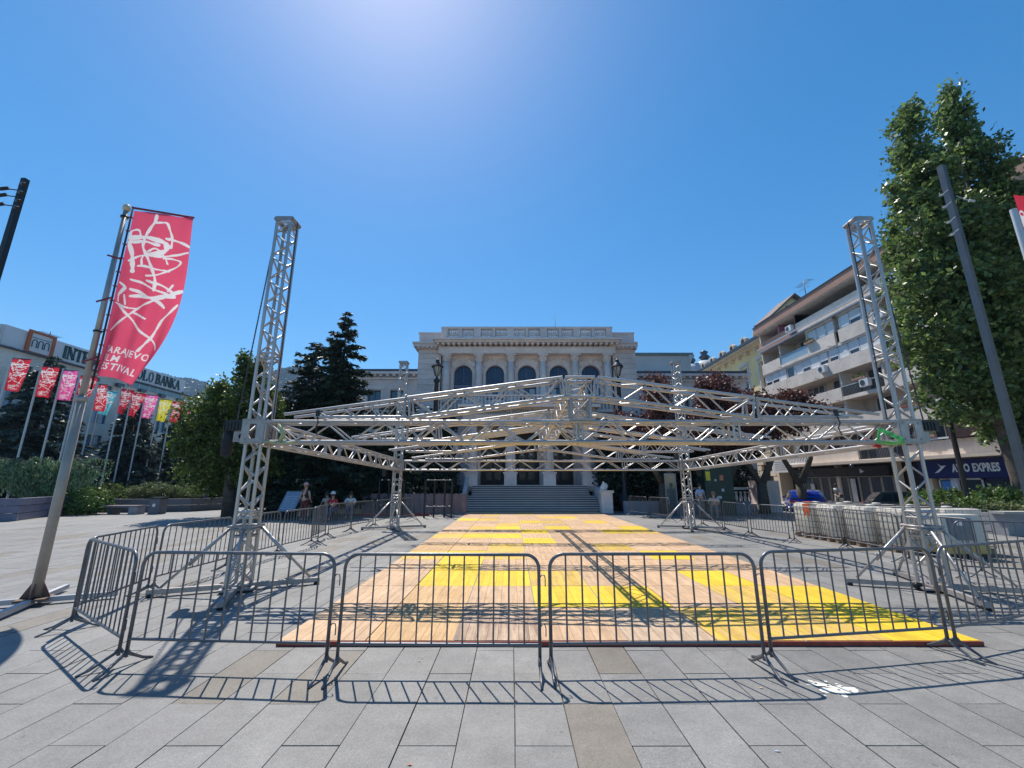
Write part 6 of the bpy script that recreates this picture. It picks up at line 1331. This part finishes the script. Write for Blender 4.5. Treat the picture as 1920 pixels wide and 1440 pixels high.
person('person in a white shirt with dark straps seated on the right of the group', (-8.15, 22.2, 0), R(15), CL['white'], CL['denim'], H1, 'sit', .6, None, 'people in the shade')
person('person in pale clothes seated between the standing person and the red shirt', (-9.3, 22.2, 0), R(-20), CL['beige'], CL['black'], H1, 'sit', .5, None, 'people in the shade')
person('person in a white top walking past the shop windows with a dark bag', (24.9, 33.5, -.06), R(-60), CL['white'], CL['beige'], H1, 'walk', .4, None, None, True)
person('person in a pale blue shirt behind the back right tower', (9.8, 22.8, 0), R(20), CL['blue'], CL['grey'], H1, 'stand', .5, None, 'pair behind the right tower')
person('person in beige clothes stooping next to the pale blue shirt', (10.3, 22.4, 0), R(-30), CL['beige'], CL['grey'], H2, 'sit', .5, None, 'pair behind the right tower')
person('person in an orange cap among the spruces by the flagpoles', (-23.6, 33.8, 0), R(10), CL['grey'], CL['denim'], H1, 'stand', .5, mat('orange cap', (.75, .25, .05), .7))
for (x, y, lb) in ((-8.6, 21.25, 'red shirt'), (-8.15, 22.25, 'white shirt'), (-9.3, 22.25, 'pale clothes'), (10.3, 22.45, 'beige clothes')):
    t = thing('stool', f'plain stool under the seated person in {lb}', 'stool', (x, y, 0)); part('seat', PAL, t, (x - .2, x + .2, y - .18, y + .2, .36, .40))
    for sx_ in (-.16, .16):
        for sy in (-.13, .15): rod('leg', (x + sx_, y + sy, 0), (x + sx_, y + sy, .36), .018, BLK, t, 6)
# distant parked cars and kiosk glimpses on the far left street
car('pale car glimpsed through the trees behind the bare flagpoles', (-22.5, 48, 0), R(170), paintm('pale car paint', (.5, .5, .5)))
# ================================================================ HILLS
b = MB(); n = 60; vs = []
for j in range(9):
    for i in range(n + 1):
        x = -1500 + i * 30; u = j / 8; yy = 900 + 500 * u
        prof = 345 + 36 * math.sin((x + 640) / 170) + 22 * math.sin(x / 61) + 8 * math.sin(x / 23)
        vs.append((x, yy, -20 + prof * math.sin(min(1, u * 1.25) * math.pi / 2) * max(0, min(1, (-300 - x) / 300)) + 3 * math.sin(i * 3.7 + j * 5)))
b.add(vs, [(j * (n + 1) + i, j * (n + 1) + i + 1, (j + 1) * (n + 1) + i + 1, (j + 1) * (n + 1) + i) for j in range(8) for i in range(n)], True)
hill = b.build('hills', mat('wooded hillside', (.035, .055, .03), .95, 0, .3, .02), kind='structure')
pts = np.array([(RNG.uniform(-1150, -420), 0, 0) for _ in range(9000)]); u = RNG.uniform(0, .85, 9000); pts[:, 1] = 900 + 500 * u
x = pts[:, 0]; prof = 345 + 36 * np.sin((x + 640) / 170) + 22 * np.sin(x / 61) + 8 * np.sin(x / 23); pts[:, 2] = -20 + prof * np.sin(np.minimum(1, u * 1.25) * math.pi / 2) * np.clip((-300 - x) / 300, 0, 1) + 3
tag(link('hill_forest', leaf_mesh('hill_forest', pts, 8, leafm('forest crown', (.03, .055, .025), .1), aspect=.7)), 'wooded slope on the hill behind the bank', 'forest', kind='stuff')
# ================================================================ AIR
b = MB(); b.bx(-1700, 1700, -120, 1500, -1.3, 520); hz = b.build('haze', MATS['window glass'] if 'window glass' in MATS else GLASS); tag(hz, kind='stuff')
hm = bpy.data.materials.new('summer haze'); hm.use_nodes = True; n = hm.node_tree
for x in list(n.nodes): n.nodes.remove(x)
o_ = n.nodes.new('ShaderNodeOutputMaterial'); v_ = n.nodes.new('ShaderNodeVolumePrincipled'); v_.inputs['Color'].default_value = (.45, .68, 1, 1); v_.inputs['Density'].default_value = .0002; v_.inputs['Anisotropy'].default_value = .1
n.links.new(v_.outputs[0], o_.inputs['Volume']); hz.data.materials.clear(); hz.data.materials.append(hm)
tag(hz, 'thin blue summer haze over the whole square and hills', None)
